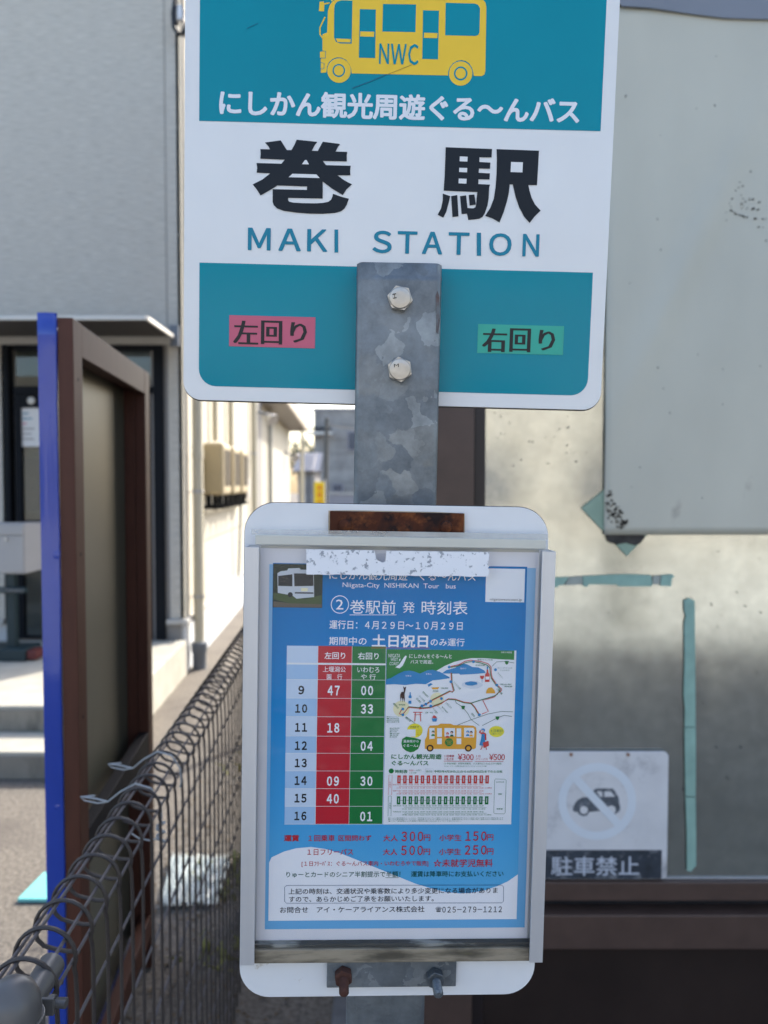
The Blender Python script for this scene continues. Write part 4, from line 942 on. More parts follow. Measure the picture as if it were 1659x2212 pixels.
def sticker(x0, y0, x1, y1, m, s, lbl):
    a = SP.loc(*c2(x0, y0)); b = SP.loc(*c2(x1, y1)); o = mesh('sticker', G().prism(SP, rrect(a[0], a[1], b[0], b[1]), .0004, .0007), m, bs, label=lbl)
    p = Print(SP, o, base=.0008)
    w = x1 - x0
    for ch_, u0, u1 in ((s[0], .055, .33), (s[1], .38, .61), (s[2], .72, .90)):
        p.text(M_black, ch_, x0 + w * u0, x0 + w * u1, (y0 + y1) / 2 + 3, 88 if ch_ != 'り' else 76, 1, cv=c2, xs=.035, bold=.0)
    p.flush()
sticker(193, 276, 512, 400, M_pink, '左回り', 'pink sticker with black characters'); sticker(1121, 309, 1437, 425, M_green_st, '右回り', 'green sticker with black characters')

# timetable case
a0_, b0_ = TP.loc(528, 1140)[0], TP.loc(1188, 1140)[0]
tt_, tb_ = TP.loc(855, 1091)[1], TP.loc(845, 2151)[1]
case = mesh('back_plate', G().prism(TP, rrect(a0_, tt_, b0_ - .001, tb_, .0255, 10), -.0022, 0), M_white, bs, bev=.0007)
mesh('plate_rim', G().prism(TP, rrect(a0_ - .0005, tt_ - .0005, b0_ - .0005, tb_ + .0007, .0257, 10), -.0035, -.0023), M_edge, bs)
xl0, xl1 = TP.loc(522, 1600)[0] + .0015, TP.loc(545, 1600)[0]; xr0, xr1 = TP.loc(1160, 1600)[0], TP.loc(1186, 1600)[0]
yt, yb_ = TP.loc(540, 1178)[1] , TP.loc(530, 2063)[1]
def channel(x0, x1, y0, y1):
    g = G().prism(TP, rrect(x0, y0, x1, y1), .0005, .0135)
    return mesh('side_channel', g, M_alu, bs, bev=.0012)
xl0 = TP.loc(518, 1600)[0] + .004
def chan(xo, xi):      # xo outer edge, xi inner edge
    sgn = 1 if xi > xo else -1
    prof = [(0, .0004), (0, .0135), (abs(xi - xo), .0135), (abs(xi - xo), .0118), (.0018, .0118), (.0018, .0022), (abs(xi - xo), .0022), (abs(xi - xo), .0004)]
    g = G(); n = len(prof)
    for b_ in (yt, yb_):
        for p_ in prof: g.v.append(TP.pt(xo + sgn * p_[0], b_, p_[1]))
    g.f += [tuple(range(n)), tuple(range(2 * n - 1, n - 1, -1))] + [(i, (i + 1) % n, (i + 1) % n + n, i + n) for i in range(n)]
    return mesh('side_channel', g, M_alu, bs, bev=.0003)
chan(xl0, xl0 + .0115); chan(xr1 - .003, xr1 - .003 - .0112)
ci0, ci1 = xl0 + .002, xr1 - .005
# bottom channel: dark lip and grimy tray
by0, by1 = TP.loc(845, 2026)[1], TP.loc(845, 2064)[1]
mesh('bottom_channel', G().prism(TP, rrect(ci0 + .0005, by0 + .0035, ci1 - .0005, by1, 0), .0006, .0095), M_grime, bs, bev=.001)
mesh('channel_lip', G().prism(TP, rrect(ci0 + .0005, by0, ci1 - .0005, by0 + .0033, 0), .0006, .0075), M_grime2, bs, bev=.0006)
# cover pane with folded top
ctop = TP.loc(855, 1146)[1]
mesh('cover_pane', G().prism(TP, rrect(ci0 + .001, yt - .0015, ci1 - .001, by0 + .004, 0), .0096, .0108), M_cover, bs)
M_fold2 = mat('yellowed_edge', (.62, .61, .54), rough=.3, var=.04, scale=30)
mesh('cover_fold', G().prism(TP, rrect(ci0 + .006, ctop + .0045, ci1 - .006, yt - .0018, 0), .0096, .0112), M_fold2, bs, bev=.0006)
mesh('cover_fold', G().prism(TP, rrect(ci0 + .003, ctop, ci1 - .004, ctop + .0043, 0), .0090, .0104), M_fold, bs)
# liner behind the poster
mesh('liner', G().prism(TP, rrect(ci0, yt - .0005, ci1, by1 - .002), .0003, .0016), mat('aged_liner', (.50, .50, .47), rough=.5, var=.08, scale=12, dirt=(.30, .29, .24), dscale=8, dthr=(.62, .85)), bs)
# straps
rp_ = [TP.loc(713, 1105), TP.loc(1000, 1104), TP.loc(1000, 1158), TP.loc(713, 1156)]
(sx0, sy0), (sx1, sy1) = TP.loc(713, 1106), TP.loc(1000, 1158)
str1 = mesh('rusty_strap', G().prism(TP, rrect(sx0, sy0 - .001, sx1, sy1 - .0005), .0003, .0045), M_rust, bs, bev=.0006, label='rust covered flat steel strap')
for x_, y_ in ((745, 1134), (962, 1137)):
    c_ = TP.loc(x_, y_); mesh('rivet', G().lathe(TP.pt(*c_, .0045), [(.0052, -.0002), (.0048, .002), (.003, .0032), (.0001, .0036)], 16, TP.n), M_rust, str1, smooth=True)
M_halo = mat('rust_halo', (.55, .44, .30), rough=.6, var=.2, scale=50)
pr = Print(TP, case, base=.0001, step=.00005); pr.poly('rust_bloom', M_halo, [(sx0 - .0014, sy0 - .0012), (sx0 + .02, sy0 - .0018), (sx1 - .02, sy0 - .0016), (sx1 + .001, sy0 - .0008), (sx1 + .0016, sy1), (sx0 - .0012, sy1)], 1, local=True); pr.flush()
(qx0, qy0), (qx1, qy1) = TP.loc(707, 2067), TP.loc(983, 2124)
str2 = mesh('steel_strap', G().prism(TP, rrect(qx0, qy0, qx1, qy1 - .0006), .0003, .005), M_galv2, bs, bev=.0005)
def nutbolt(x, y, m, label=None):
    c_ = TP.loc(x, y); hx = [(c_[0] + .0078 * math.cos(R(60 * i + 20)), c_[1] + .0078 * math.sin(R(60 * i + 20))) for i in range(6)]
    o = mesh('strap_bolt', G().prism(TP, hx, .005, .013), m, bs, bev=.001, label=label)
    dirn = (TP.n * .9 + Vector((0, 0, -.05)) + TP.u * .02).normalized()
    prof = []
    for k in range(9): prof += [(.0034, .011 + k * .0018), (.0041, .0118 + k * .0018)]
    prof.append((.0022, .0280)); mesh('bolt_shank', G().lathe(TP.pt(*c_, 0), prof, 14, dirn), m, o)
    return o
M_rustb = mat('rusted_bolt', (.07, .026, .017), rough=.9, var=.4, scale=120, bump=.001)
nutbolt(742, 2095, M_rustb, 'brown rusted bolt'); nutbolt(938, 2098, galvanised('dull_bolt', base=.28, scale=200), 'dull zinc coated bolt')

# ---- timetable poster inside the case
po = thing('timetable_poster', TP.pt(0, TP.loc(850, 2020)[1], .002), 'blue bus timetable poster with red and green hour columns and a route map', 'poster')
K = .0021
(px0, py0), (px1, py1) = TP.loc(*c3(130, 262)), TP.loc(*c4(1450, 1098))
px0 = TP.loc(545, 1600)[0] + .001; px1 = TP.loc(1150, 1600)[0] + .0015
M_lam = mat('laminated_paper', (.74, .73, .76), rough=.3, spec=.3, var=.02, bump=.00012, bscale=60)
sheet = mesh('poster_sheet', G().prism(TP, rrect(px0, TP.loc(850, 1188)[1], px1, TP.loc(850, 2027)[1], .002, 2), .0018, .0020), M_lam, po)
pr = Print(TP, po, base=.00205, step=.00012)
def gradient(name, pl, y0, y1, stops, rough=.2):
    m = bpy.data.materials.new(name); m.use_nodes = True; N = m.node_tree.nodes; L = m.node_tree.links; b = N['Principled BSDF']
    tc = N.new('ShaderNodeTexCoord'); sp = N.new('ShaderNodeSeparateXYZ'); L.new(tc.outputs['Object'], sp.inputs[0])
    mr = N.new('ShaderNodeMapRange'); mr.inputs['From Min'].default_value = y1; mr.inputs['From Max'].default_value = y0; L.new(sp.outputs[2], mr.inputs['Value'])
    rp = N.new('ShaderNodeValToRGB'); e = rp.color_ramp.elements
    for i, (p, c) in enumerate(stops):
        q = e[i] if i < 2 else e.new(p)
        q.position = p; q.color = (*[v * .95 for v in lin(c)], 1)
    L.new(mr.outputs[0], rp.inputs[0]); L.new(rp.outputs[0], b.inputs['Base Color']); b.inputs['Roughness'].default_value = rough; b.inputs['Specular IOR Level'].default_value = .15
    return m
oz = po.location.z
zt, zb = TP.pt(0, TP.loc(850, 1220)[1]).z - oz, TP.pt(0, TP.loc(850, 2000)[1]).z - oz
M_pblue = gradient('poster_blue', TP, zb, zt, [(0.0, (0, 116, 184)), (1.0, (100, 184, 228)), (.35, (0, 136, 206)), (.7, (72, 165, 222))])
M_pborder = gradient('poster_border_blue', TP, zb, zt, [(0.0, (150, 195, 230)), (1.0, (110, 178, 225))])
I = {}
for nm, rgb in dict(white=(245, 246, 250), red=(196, 25, 45), green=(10, 118, 55), hour=(168, 202, 236), hour2=(205, 222, 242), black=(35, 40, 48), dred=(190, 40, 55), dgreen=(12, 85, 62), navy=(60, 80, 120), mapgreen=(25, 128, 55), mapblue=(40, 135, 195),
                     mapwhite=(238, 240, 244), mgrey=(190, 195, 205), mtext=(60, 120, 85), amber=(232, 168, 50), myellow=(238, 226, 60), mred=(205, 62, 58), mbrown=(60, 35, 35), skin=(240, 200, 180), pale=(240, 232, 190), lgrey=(205, 208, 214), photo_sky=(32, 48, 40), photo_bus=(205, 210, 216), photo_glass=(35, 40, 46), photo_grass=(70, 88, 50), photo_dirt=(96, 88, 76), hills=(215, 222, 232), wave=(96, 162, 222)).items():
    I[nm] = ink('ink_' + nm, rgb)
pr.rect('blue_border', M_pborder, (582.5, 1218), (1132, 2000), 1)
(ix0, iy0), (ix1, iy1) = TP.loc(592, 1217), TP.loc(1121.5, 1981.5)
ix0 = TP.loc(584, 1700)[0] ; ix1 = TP.loc(1123, 1700)[0]
pr.poly('blue_field', M_pblue, rrect(ix0, iy0 - .0006, ix1, iy1), 2, local=True)
W4 = [(150, 725), (210, 700), (270, 672), (330, 656), (400, 650), (470, 660), (540, 680), (620, 712), (700, 745), (800, 785), (900, 826), (980, 850), (1050, 868), (1120, 874), (1180, 870), (1240, 858), (1300, 838), (1350, 815), (1410, 782), (1410, 1050), (150, 1050)]
def clip(pts):   # keep the wave inside the blue field
    return [(min(max(a, ix0), ix1), min(b, iy1)) for a, b in [TP.loc(*c4(*p)) for p in pts]]
pr.poly('pale_wave', I['wave'], clip([(540, 662), (650, 655), (760, 662), (880, 690), (1000, 725), (1100, 742), (1200, 735), (1300, 715), (1410, 690), (1410, 800), (1180, 880), (1000, 850), (700, 742)]), 3)if False else None
pr.poly('white_wave', I['white'], clip(W4), 4, local=True)
# photo of a bus
pr.rect('photo', I['photo_sky'], (591, 1217), (696, 1312), 4)
ph = conv(493.7, .4464, 1069.8)
pr.poly('photo', I['photo_dirt'], [(218, 510), (300, 520), (452, 525), (452, 540), (218, 538)], 5, cv=ph)
pr.poly('photo', I['photo_grass'], [(218, 470), (300, 480), (370, 500), (452, 480), (452, 525), (330, 528), (218, 500)], 5, cv=ph)
pr.poly('photo', I['photo_bus'], [(238, 375), (255, 365), (285, 362), (290, 352), (345, 350), (350, 358), (400, 358), (413, 372), (415, 490), (330, 498), (310, 482), (240, 470)], 6, cv=ph)
pr.poly('photo_window', I['photo_glass'], [(242, 388), (310, 380), (310, 438), (242, 436)], 7, cv=ph); pr.poly('photo_window', I['photo_glass'], [(318, 376), (410, 376), (412, 436), (320, 438)], 7, cv=ph)
pr.rect('photo_window', I['photo_glass'], (322, 466), (412, 474), 7, cv=ph); pr.circ('photo_window', I['photo_glass'], (300, 478), 12, 8, cv=ph)
pr.rect('photo_window', I['pale'], (352, 446), (384, 462), 7, cv=ph)
# white address card
pr.rect('address_card', I['mapwhite'], (1244, 352), (1427, 516), 4, cv=c3)
pr.text(I['black'], 'niigatawestcoast.jp', 1262, 1416, 504, 15, 5, cv=c3)
Wt = I['white']
pr.text(Wt, 'にしかん観光周遊　ぐる～んバス', 490, 1195, 388, 44, 4, cv=c3)
pr.text(Wt, 'Niigata-City  NISHIKAN  Tour   bus', 553, 1098, 438, 30, 4, cv=c3)
pr.text(Wt, '巻駅前', 588, 808, 538, 66, 4, cv=c3, bold=.004); pr.text(Wt, '発', 842, 900, 540, 54, 4, cv=c3); pr.text(Wt, '時刻表', 933, 1155, 542, 66, 4, cv=c3, bold=.004)
pr.text(Wt, '2', 520, 556, 526, 48, 4, cv=c3, bold=.004)
pr.line('underline', Wt, [(586, 576), (812, 576)], 1.2, 4, cv=c3)
pr.line('ring', Wt, [(539 + 42 * math.cos(2 * math.pi * i / 28), 526 + 42 * math.sin(2 * math.pi * i / 28)) for i in range(28)], 1.7, 4, cv=c3, closed=True)
pr.text(Wt, '運行日：４月２９日～１０月２９日', 490, 1132, 626, 42, 4, cv=c3, bold=.012)
pr.text(Wt, '期間中の', 487, 668, 702, 40, 4, cv=c3, bold=.012); pr.text(Wt, '土日祝日', 693, 964, 702, 62, 4, cv=c3, bold=.024); pr.text(Wt, 'のみ運行', 976, 1140, 708, 38, 4, cv=c3, bold=.012)
pr.line('underline', I['mred'], [(690, 735), (970, 735)], .9, 5, cv=c3)
# timetable grid
X = [TP.loc(x, 1600)[0] for x in (617.5, 684.5, 757.5, 830, 1104.5)]
Yd = [1394.8, 1432, 1467.5, 1507.5, 1547, 1588.7, 1625.4, 1663.3, 1701.3, 1739.2, 1777.6]
Yl = [TP.loc(800, y)[1] for y in Yd]
pr.poly('grid_backing', I['mapwhite'], rrect(X[0], Yl[0], X[3], Yl[-1]), 4, local=True)
hrs = [None, None, '9', '10', '11', '12', '13', '14', '15', '16']
red = [None, None, '47', '', '18', '', '', '09', '40', '']; grn = [None, None, '00', '33', '', '04', '', '30', '', '01']
gp_ = .00035
for i in range(10):
    t_, b_ = Yl[i], Yl[i + 1]
    if i == 1: t_ += .0012
    pr.poly('hour_cell', I['hour'] if i % 2 else I['hour2'], rrect(X[0], t_, X[1] - gp_, b_ - gp_), 5, local=True)
    pr.poly('red_cell', I['red'], rrect(X[1], t_, X[2] - gp_, b_ - gp_), 5, local=True)
    pr.poly('green_cell', I['green'], rrect(X[2], t_, X[3] - gp_, b_ - gp_), 5, local=True)
    ym = (Yd[i] + Yd[i + 1]) / 2 + 1; sk = (1600 - ym) * .0075
    if i > 1:
        w_ = 6.5 if len(hrs[i]) == 1 else 13
        pr.text(I['black'], fw(hrs[i]), 650.5 - w_ + sk, 650.5 + w_ + sk, ym, 19, 6, bold=.034, space=.62)
        for tx, cx_ in ((red[i], 720), (grn[i], 792)):
            if tx: pr.text(Wt, fw(tx), cx_ - 13 + sk, cx_ + 13 + sk, ym + 1, 21, 6, bold=.030, space=.6)
pr.text(Wt, '左回り', 465, 565, 772, 34, 6, cv=c3, bold=.014); pr.text(Wt, '右回り', 626, 726, 774, 34, 6, cv=c3, bold=.014)
pr.text(Wt, '上堰潟公', 457, 567, 838, 27, 6, cv=c3, bold=.006); pr.text(Wt, '園　行', 476, 550, 874, 26, 6, cv=c3, bold=.006)
pr.text(Wt, 'いわむろ', 623, 729, 840, 27, 6, cv=c3, bold=.006); pr.text(Wt, 'や 行', 640, 712, 874, 26, 6, cv=c3, bold=.006)
# map panel
mx0, mx1, my0, my1 = X[3] + .0004, X[4], TP.loc(950, 1402)[1], TP.loc(950, 1777.6)[1]
pr.poly('map_panel', I['mapwhite'], rrect(mx0, my0, mx1 + .0014, my1), 5, local=True)
cl = lambda pts, cv: [(max(a, mx0), max(b, my0)) for a, b in [TP.loc(*cv(*p)) for p in pts]]
pr.poly('map_land', I['mapgreen'], cl([(50, 60), (1548, 82), (1545, 192), (1400, 186), (1200, 172), (1050, 172), (960, 188), (850, 215), (740, 262), (640, 320), (560, 380), (400, 430), (60, 430)], b1), 6, local=True)
pr.poly('map_land', I['mapblue'], cl([(48, 418), (110, 405), (200, 352), (270, 322), (330, 316), (380, 325), (450, 352), (540, 312), (600, 308), (680, 330), (790, 390), (800, 405), (700, 420), (600, 430), (520, 475), (400, 470), (280, 485), (150, 475), (48, 480)], b1), 7, local=True)
pr.poly('map_land', I['mapblue'], cl([(705, 350), (760, 310), (860, 285), (900, 250), (950, 235), (1000, 245), (1060, 275), (1130, 280), (1200, 315), (1215, 345), (1100, 355), (920, 365), (905, 352)], b1), 7, local=True)
Gt = I['mtext']
pr.text(Wt, 'NIIGATA', 86, 222, 143, 42, 8, cv=b1); pr.text(Wt, 'WEST', 110, 196, 187, 36, 8, cv=b1); pr.text(Wt, 'COAST', 98, 205, 235, 38, 8, cv=b1)
pr.poly('island', Wt, [(285, 140), (298, 150), (280, 200), (250, 260), (215, 290), (165, 278), (210, 245), (240, 200), (262, 165)], 8, cv=b1); pr.poly('island', Wt, [(210, 185), (226, 172), (222, 200), (208, 208)], 8, cv=b1)
pr.text(Wt, 'にしかんをぐる～んと', 328, 822, 150, 48, 8, cv=b1, bold=.008); pr.text(Wt, 'バスで周遊。', 340, 605, 215, 46, 8, cv=b1, bold=.008)
pr.text(Wt, '令和５年度版', 1390, 1520, 104, 22, 8, cv=b1)
Rl = [(790, 272), (900, 248), (980, 205), (1040, 195), (1160, 210), (1240, 235), (1275, 270), (1280, 350), (1290, 400), (1340, 475), (1400, 530), (1395, 550), (1350, 580), (1320, 620), (1240, 645), (1180, 660), (1245, 790), (1170, 820)]
pr.line('route_line', I['mred'], Rl, 1.6, 9, cv=b1)
G1 = [(795, 258 + 22), (900, 262), (985, 220), (1060, 210), (1150, 225), (1225, 250), (1262, 280), (1268, 350), (1280, 405), (1330, 480), (1385, 535), (1350, 590), (1310, 612), (1180, 650), (1040, 695)]
pr.line('route_line', I['green'], G1, 1.6, 9, cv=b1)
for off, cc_ in ((0, 'green'), (9, 'mred')):
    pr.line('route_line', I[cc_], [(820 - off, 340), (825 - off, 460), (850 - off, 545 + off), (825, 570 - off), (800, 550 + off), (690, 605 + off), (600, 650 + off), (540, 690 + off), (440, 745 + off), (320, 735 + off), (280, 790), (250, 830 - off), (210, 820), (240, 760 + off)], 1.5, 9, cv=b1)
    pr.line('route_line', I[cc_], [(440, 752 + off), (570, 740 + off), (700, 690 + off), (780, 650 - off), (860, 655 - off), (960, 690 - off), (1045, 700 - off), (1090, 750 - off), (1110 + off, 790), (1130 + off, 820)], 1.5, 9, cv=b1)
for q_ in ([(862, 655), (870, 690), (950, 740), (1010, 820), (1045, 885), (1140, 955)], [(885, 950), (1050, 885), (1240, 820), (1400, 790), (1530, 795)], [(1175, 955), (1350, 865), (1430, 835), (1520, 850)], [(1290, 265), (1340, 215), (1450, 210), (1545, 228)], [(290, 850), (395, 930)]):
    pr.line('road_line', I['dgreen'], q_, .9, 8, cv=b1)
for x_, y_ in ((790, 275), (1072, 212), (810, 444), (1328, 305), (1342, 484), (700, 640), (574, 672), (520, 705), (475, 725), (576, 728), (252, 762), (252, 828), (1140, 828)): pr.circ('stop_dot', I['mapblue'], (x_, y_), 17, 10, cv=b1, n=12)
for x_, y_ in ((1458, 222), (952, 742), (1350, 865)): pr.poly('route_shield', I['green'], [(x_ - 24, y_ - 18), (x_ + 24, y_ - 18), (x_ + 16, y_ + 14), (x_, y_ + 26), (x_ - 16, y_ + 14)], 10, cv=b1)
pr.circ('glow_area', I['pale'], (235, 760), 95, 6, cv=b1); pr.circ('glow_area', I['pale'], (650, 650), 80, 6, cv=b1)
pr.poly('deer', I['mbrown'], [(255, 495), (272, 515), (290, 500), (284, 540), (272, 590), (276, 640), (270, 690), (262, 640), (254, 640), (250, 690), (243, 635), (232, 630), (226, 685), (220, 600), (235, 565), (262, 560), (264, 540)], 9, cv=b1)
pr.poly('bottle', I['mapblue'], [(332, 565), (342, 565), (345, 595), (355, 620), (352, 635), (320, 635), (318, 620), (330, 595)], 9, cv=b1); pr.rect('cup', I['mapblue'], (318, 665), (350, 700), 9, cv=b1)
pr.line('gate_symbol', I['mred'], [(372, 800), (480, 800)], 1.6, 9, cv=b1); pr.line('gate_symbol', I['mred'], [(385, 828), (468, 828)], 1.2, 9, cv=b1); pr.line('gate_symbol', I['mred'], [(398, 800), (390, 905)], 1.8, 9, cv=b1); pr.line('gate_symbol', I['mred'], [(452, 800), (460, 905)], 1.8, 9, cv=b1)
pr.poly('cup', I['mapblue'], [(588, 870), (652, 870), (642, 908), (597, 908)], 9, cv=b1); pr.poly('cup_top', I['mred'], [(592, 866), (648, 866), (640, 848), (612, 832), (600, 850)], 9, cv=b1)
pr.poly('wine_bottle', I['mred'], [(1226, 300), (1242, 300), (1246, 340), (1260, 360), (1258, 448), (1206, 448), (1208, 360), (1224, 340)], 9, cv=b1); pr.rect('wine_label', Wt, (1212, 385), (1254, 420), 10, cv=b1); pr.rect('wine_neck', I['mapblue'], (1227, 268), (1242, 302), 10, cv=b1)
pr.poly('wine_glass', I['mred'], [(1146, 375), (1198, 375), (1190, 405), (1172, 420), (1154, 405)], 9, cv=b1); pr.line('wine_glass', I['mapblue'], [(1172, 418), (1172, 455)], .8, 9, cv=b1)
pr.poly('pond', I['hills'], blob(5, 1060, 480, 120, 45, 18, .06), 6, cv=b1) ; pr.poly('pond', I['mapblue'], [(975, 455), (1040, 440), (1110, 450), (1120, 475), (1060, 490), (1010, 488), (975, 475)], 9, cv=b1)
pr.poly('rice_heap', I['amber'], [(1218, 580), (1222, 545), (1245, 515), (1285, 510), (1318, 545), (1325, 580)], 9, cv=b1)
pr.poly('boat', I['amber'], [(580, 512), (675, 508), (660, 532), (598, 534)], 9, cv=b1); pr.poly('fish', I['mapblue'], [(540, 480), (575, 460), (600, 475), (570, 492), (550, 505)], 9, cv=b1)
small = [('弥彦山', 285, 350, 377, 18, 0), ('多宝山', 520, 585, 355, 18, 0), ('角田山', 920, 985, 290, 18, 0)]
for s_, xa_, xb_, yc, hh, tl in small: pr.text(Wt, s_, xa_, xb_, yc, hh, 8, cv=b1)
for s_, xa_, xb_, yc, hh, tl in (('彌彦神社前', 130, 215, 725, 22, .8), ('宝山酒造', 400, 470, 660, 22, .8), ('だいろの湯', 430, 520, 640, 22, .8), ('岩室温泉東口', 470, 560, 590, 22, .8), ('じょんのび館', 830, 940, 490, 24, .85), ('上堰潟公園', 1330, 1420, 555, 24, .85), ('いわむろや', 740, 830, 720, 24, .8), ('巻駅前', 1040, 1095, 830, 22, .85), ('ワイナリー', 1340, 1430, 375, 20, .8), ('越後七浦', 270, 350, 880, 20, .7),
                                ('岩室温泉', 600, 665, 553, 18, 0), ('弥彦温泉', 205, 280, 712, 18, 0), ('稲島ワイン広場', 1120, 1295, 190, 18, 0), ('佐潟公園', 1095, 1200, 254, 18, 0), ('カーブドッチ', 1350, 1525, 286, 17, 0), ('フェルミエ', 1380, 1490, 312, 15, 0), ('道の駅', 1380, 1515, 475, 16, 0), ('福寿園', 1430, 1520, 500, 16, 0), ('きらら', 510, 660, 803, 18, 0), ('酒蔵', 690, 780, 520, 16, 0), ('だいろ温泉', 560, 660, 760, 15, .8), ('わらアート', 640, 740, 760, 15, .8), ('観光施設', 690, 790, 770, 15, .8)):
    pr.text(Gt, s_, xa_, xb_, yc, hh, 9, cv=b1, tilt=tl, bold=.006)
for i, s_ in enumerate(('弥彦ブリューイング', '湯神社', '弥彦の丘美術館', '分水堂菓子舗')): pr.text(Gt, '●' + s_, 64, 210, 852 + i * 20, 14, 9, cv=b1)
for i, s_ in enumerate(('岩室温泉街', '岩室観光施設', '石川酒店', '松屋', '角屋', '小鍛冶屋')): pr.text(Gt, '●' + s_, 100, 215 - (i % 3) * 15, 985 + i * 20, 13, 9, cv=b1)
# lower half of the map panel
pr.poly('speech_bubble', I['myellow'], blob(1, 392, 1012, 90, 82, 30, .0) + [], 8, cv=b1); pr.text(I['black'], 'WEBで', 335, 440, 970, 24, 9, cv=b1)
for i, s_ in enumerate(('モデル', 'コース', '紹介')): pr.text(I['amber'], s_, 412, 468, 1008 + i * 24, 17, 9, cv=b1, bold=.01)
pr.rect('blank_card', I['mapwhite'], (302, 998), (398, 1082), 9, cv=b1)
pr.poly('speech_bubble', I['mapgreen'], [(235, 1160), (245, 1110), (290, 1082), (340, 1090), (400, 1100), (465, 1120), (452, 1175), (430, 1225), (380, 1258), (340, 1266), (290, 1248), (250, 1215)], 8, cv=b1)
pr.text(Wt, '温泉街から', 258, 436, 1135, 32, 9, cv=b1, bold=.01); pr.text(Wt, 'ぐるーん♪', 258, 430, 1187, 32, 9, cv=b1, bold=.01)
pr.poly('speech_bubble', I['myellow'], blob(2, 1340, 1024, 88, 64, 30, .0), 8, cv=b1); pr.text(Gt, '土日祝日', 1265, 1408, 1016, 34, 9, cv=b1, bold=.01); pr.text(Gt, 'に運行します', 1270, 1400, 1050, 18, 9, cv=b1)
Am = I['amber']
pr.poly('map_bus', Am, [(508, 1225), (508, 1120), (530, 1080), (545, 990), (565, 955), (660, 950), (690, 932), (810, 934), (840, 948), (1070, 955), (1100, 975), (1110, 1020), (1100, 1215), (1080, 1228)], 8, cv=b1)
for q_ in ([(560, 982), (620, 982), (622, 1105), (560, 1112)], [(650, 985), (705, 985), (705, 1085), (650, 1085)], [(650, 1102), (705, 1102), (705, 1170), (650, 1170)], [(735, 982), (858, 984), (858, 1080), (735, 1080)], [(876, 985), (930, 985), (930, 1085), (876, 1085)], [(876, 1102), (930, 1102), (930, 1170), (876, 1170)], [(963, 980), (1070, 980), (1085, 1000), (1078, 1090), (963, 1090)]):
    pr.poly('map_bus_window', I['mapwhite'], q_, 9, cv=b1)
for x_ in (568, 1013): pr.circ('map_bus_wheel', I['mbrown'], (x_, 1216), 41, 9, cv=b1); pr.circ('map_bus_hub', Am, (x_, 1216), 24, 10, cv=b1)
pr.circ('map_bus_badge', I['mapgreen'], (788, 1147), 48, 10, cv=b1); pr.text(Am, 'NIIGATA', 755, 825, 1132, 12, 11, cv=b1); pr.text(Am, 'WEST', 768, 812, 1150, 12, 11, cv=b1); pr.text(Am, 'COAST', 763, 818, 1167, 12, 11, cv=b1)
for x_, y_, c_, hc in ((603, 1035, 'green', 'dgreen'), (770, 1055, 'mred', 'mred'), (820, 1040, 'dgreen', 'mbrown'), (1005, 1035, 'mapblue', 'mapblue'), (1045, 1040, 'amber', 'mbrown')):
    pr.circ('passenger_hair', I[hc], (x_, y_ - 8), 17, 10, cv=b1, n=14); pr.circ('passenger_face', I['skin'], (x_ - 3, y_), 11, 11, cv=b1, n=12); pr.poly('passenger_top', I[c_], [(x_ - 22, y_ + 40), (x_ - 14, y_ + 18), (x_ + 14, y_ + 18), (x_ + 22, y_ + 40)], 10, cv=b1)
pr.circ('traveller_hair', I['mapblue'], (1185, 1008), 22, 9, cv=b1, n=14); pr.circ('traveller_face', I['skin'], (1178, 1015), 12, 10, cv=b1, n=12)
pr.poly('traveller_coat', I['mred'], [(1135, 1035), (1150, 1005), (1160, 1015), (1152, 1035), (1190, 1030), (1222, 1050), (1222, 1120), (1205, 1125), (1165, 1110), (1165, 1055)], 9, cv=b1)
pr.poly('traveller_skirt', I['mapblue'], [(1168, 1050), (1200, 1050), (1210, 1170), (1180, 1190), (1140, 1180), (1160, 1110)], 10, cv=b1)
pr.poly('traveller_suitcase', I['mred'], [(1180, 1150), (1245, 1130), (1252, 1185), (1190, 1215)], 11, cv=b1); pr.line('traveller_leg', I['mred'], [(1175, 1190), (1165, 1225), (1150, 1232)], 1.5, 9, cv=b1); pr.line('traveller_leg', I['mred'], [(1215, 1200), (1225, 1235)], 1.5, 9, cv=b1)
Gd = I['green']; Rd = I['mred']
pr.text(Gd, 'にしかん観光周遊', 120, 702, 397, 62, 8, cv=b2, bold=.02); pr.text(Gd, 'ぐる～んバス', 122, 550, 472, 56, 8, cv=b2, bold=.02)
pr.text(I['dred'], '１回乗車', 733, 850, 390, 28, 8, cv=b2, bold=.01); pr.text(I['dred'], '１名さま', 733, 842, 424, 28, 8, cv=b2, bold=.01); pr.text(I['dred'], '¥300', 890, 1075, 402, 74, 8, cv=b2, space=.9)
pr.text(I['dred'], '１日', 1100, 1152, 392, 26, 8, cv=b2, bold=.01); pr.text(I['dred'], 'フリーパス', 1100, 1238, 426, 24, 8, cv=b2, bold=.01); pr.text(I['dred'], '¥500', 1254, 1438, 402, 74, 8, cv=b2, space=.9)
pr.line('underline', I['dred'], [(727, 450), (1062, 452)], .9, 8, cv=b2); pr.line('underline', I['dred'], [(1088, 452), (1420, 454)], .9, 8, cv=b2)
pr.text(Gd, '（小学生半額）未就学児無料　バス車内といわむろやで販売', 730, 1398, 478, 24, 8, cv=b2); pr.text(Gd, '※りゅーとカード提示またはシルバーチケットでシニア半額', 735, 1222, 508, 16, 8, cv=b2)
pr.circ('clock', Gd, (118, 564), 30, 8, cv=b2, n=18); pr.text(Gd, '時刻表', 162, 308, 570, 42, 8, cv=b2, bold=.016)
pr.text(Rd, '左回り', 322, 385, 557, 20, 8, cv=b2); pr.text(Gd, '１日４便', 328, 410, 584, 20, 8, cv=b2); pr.text(Gd, '・右回り', 395, 468, 555, 18, 8, cv=b2)
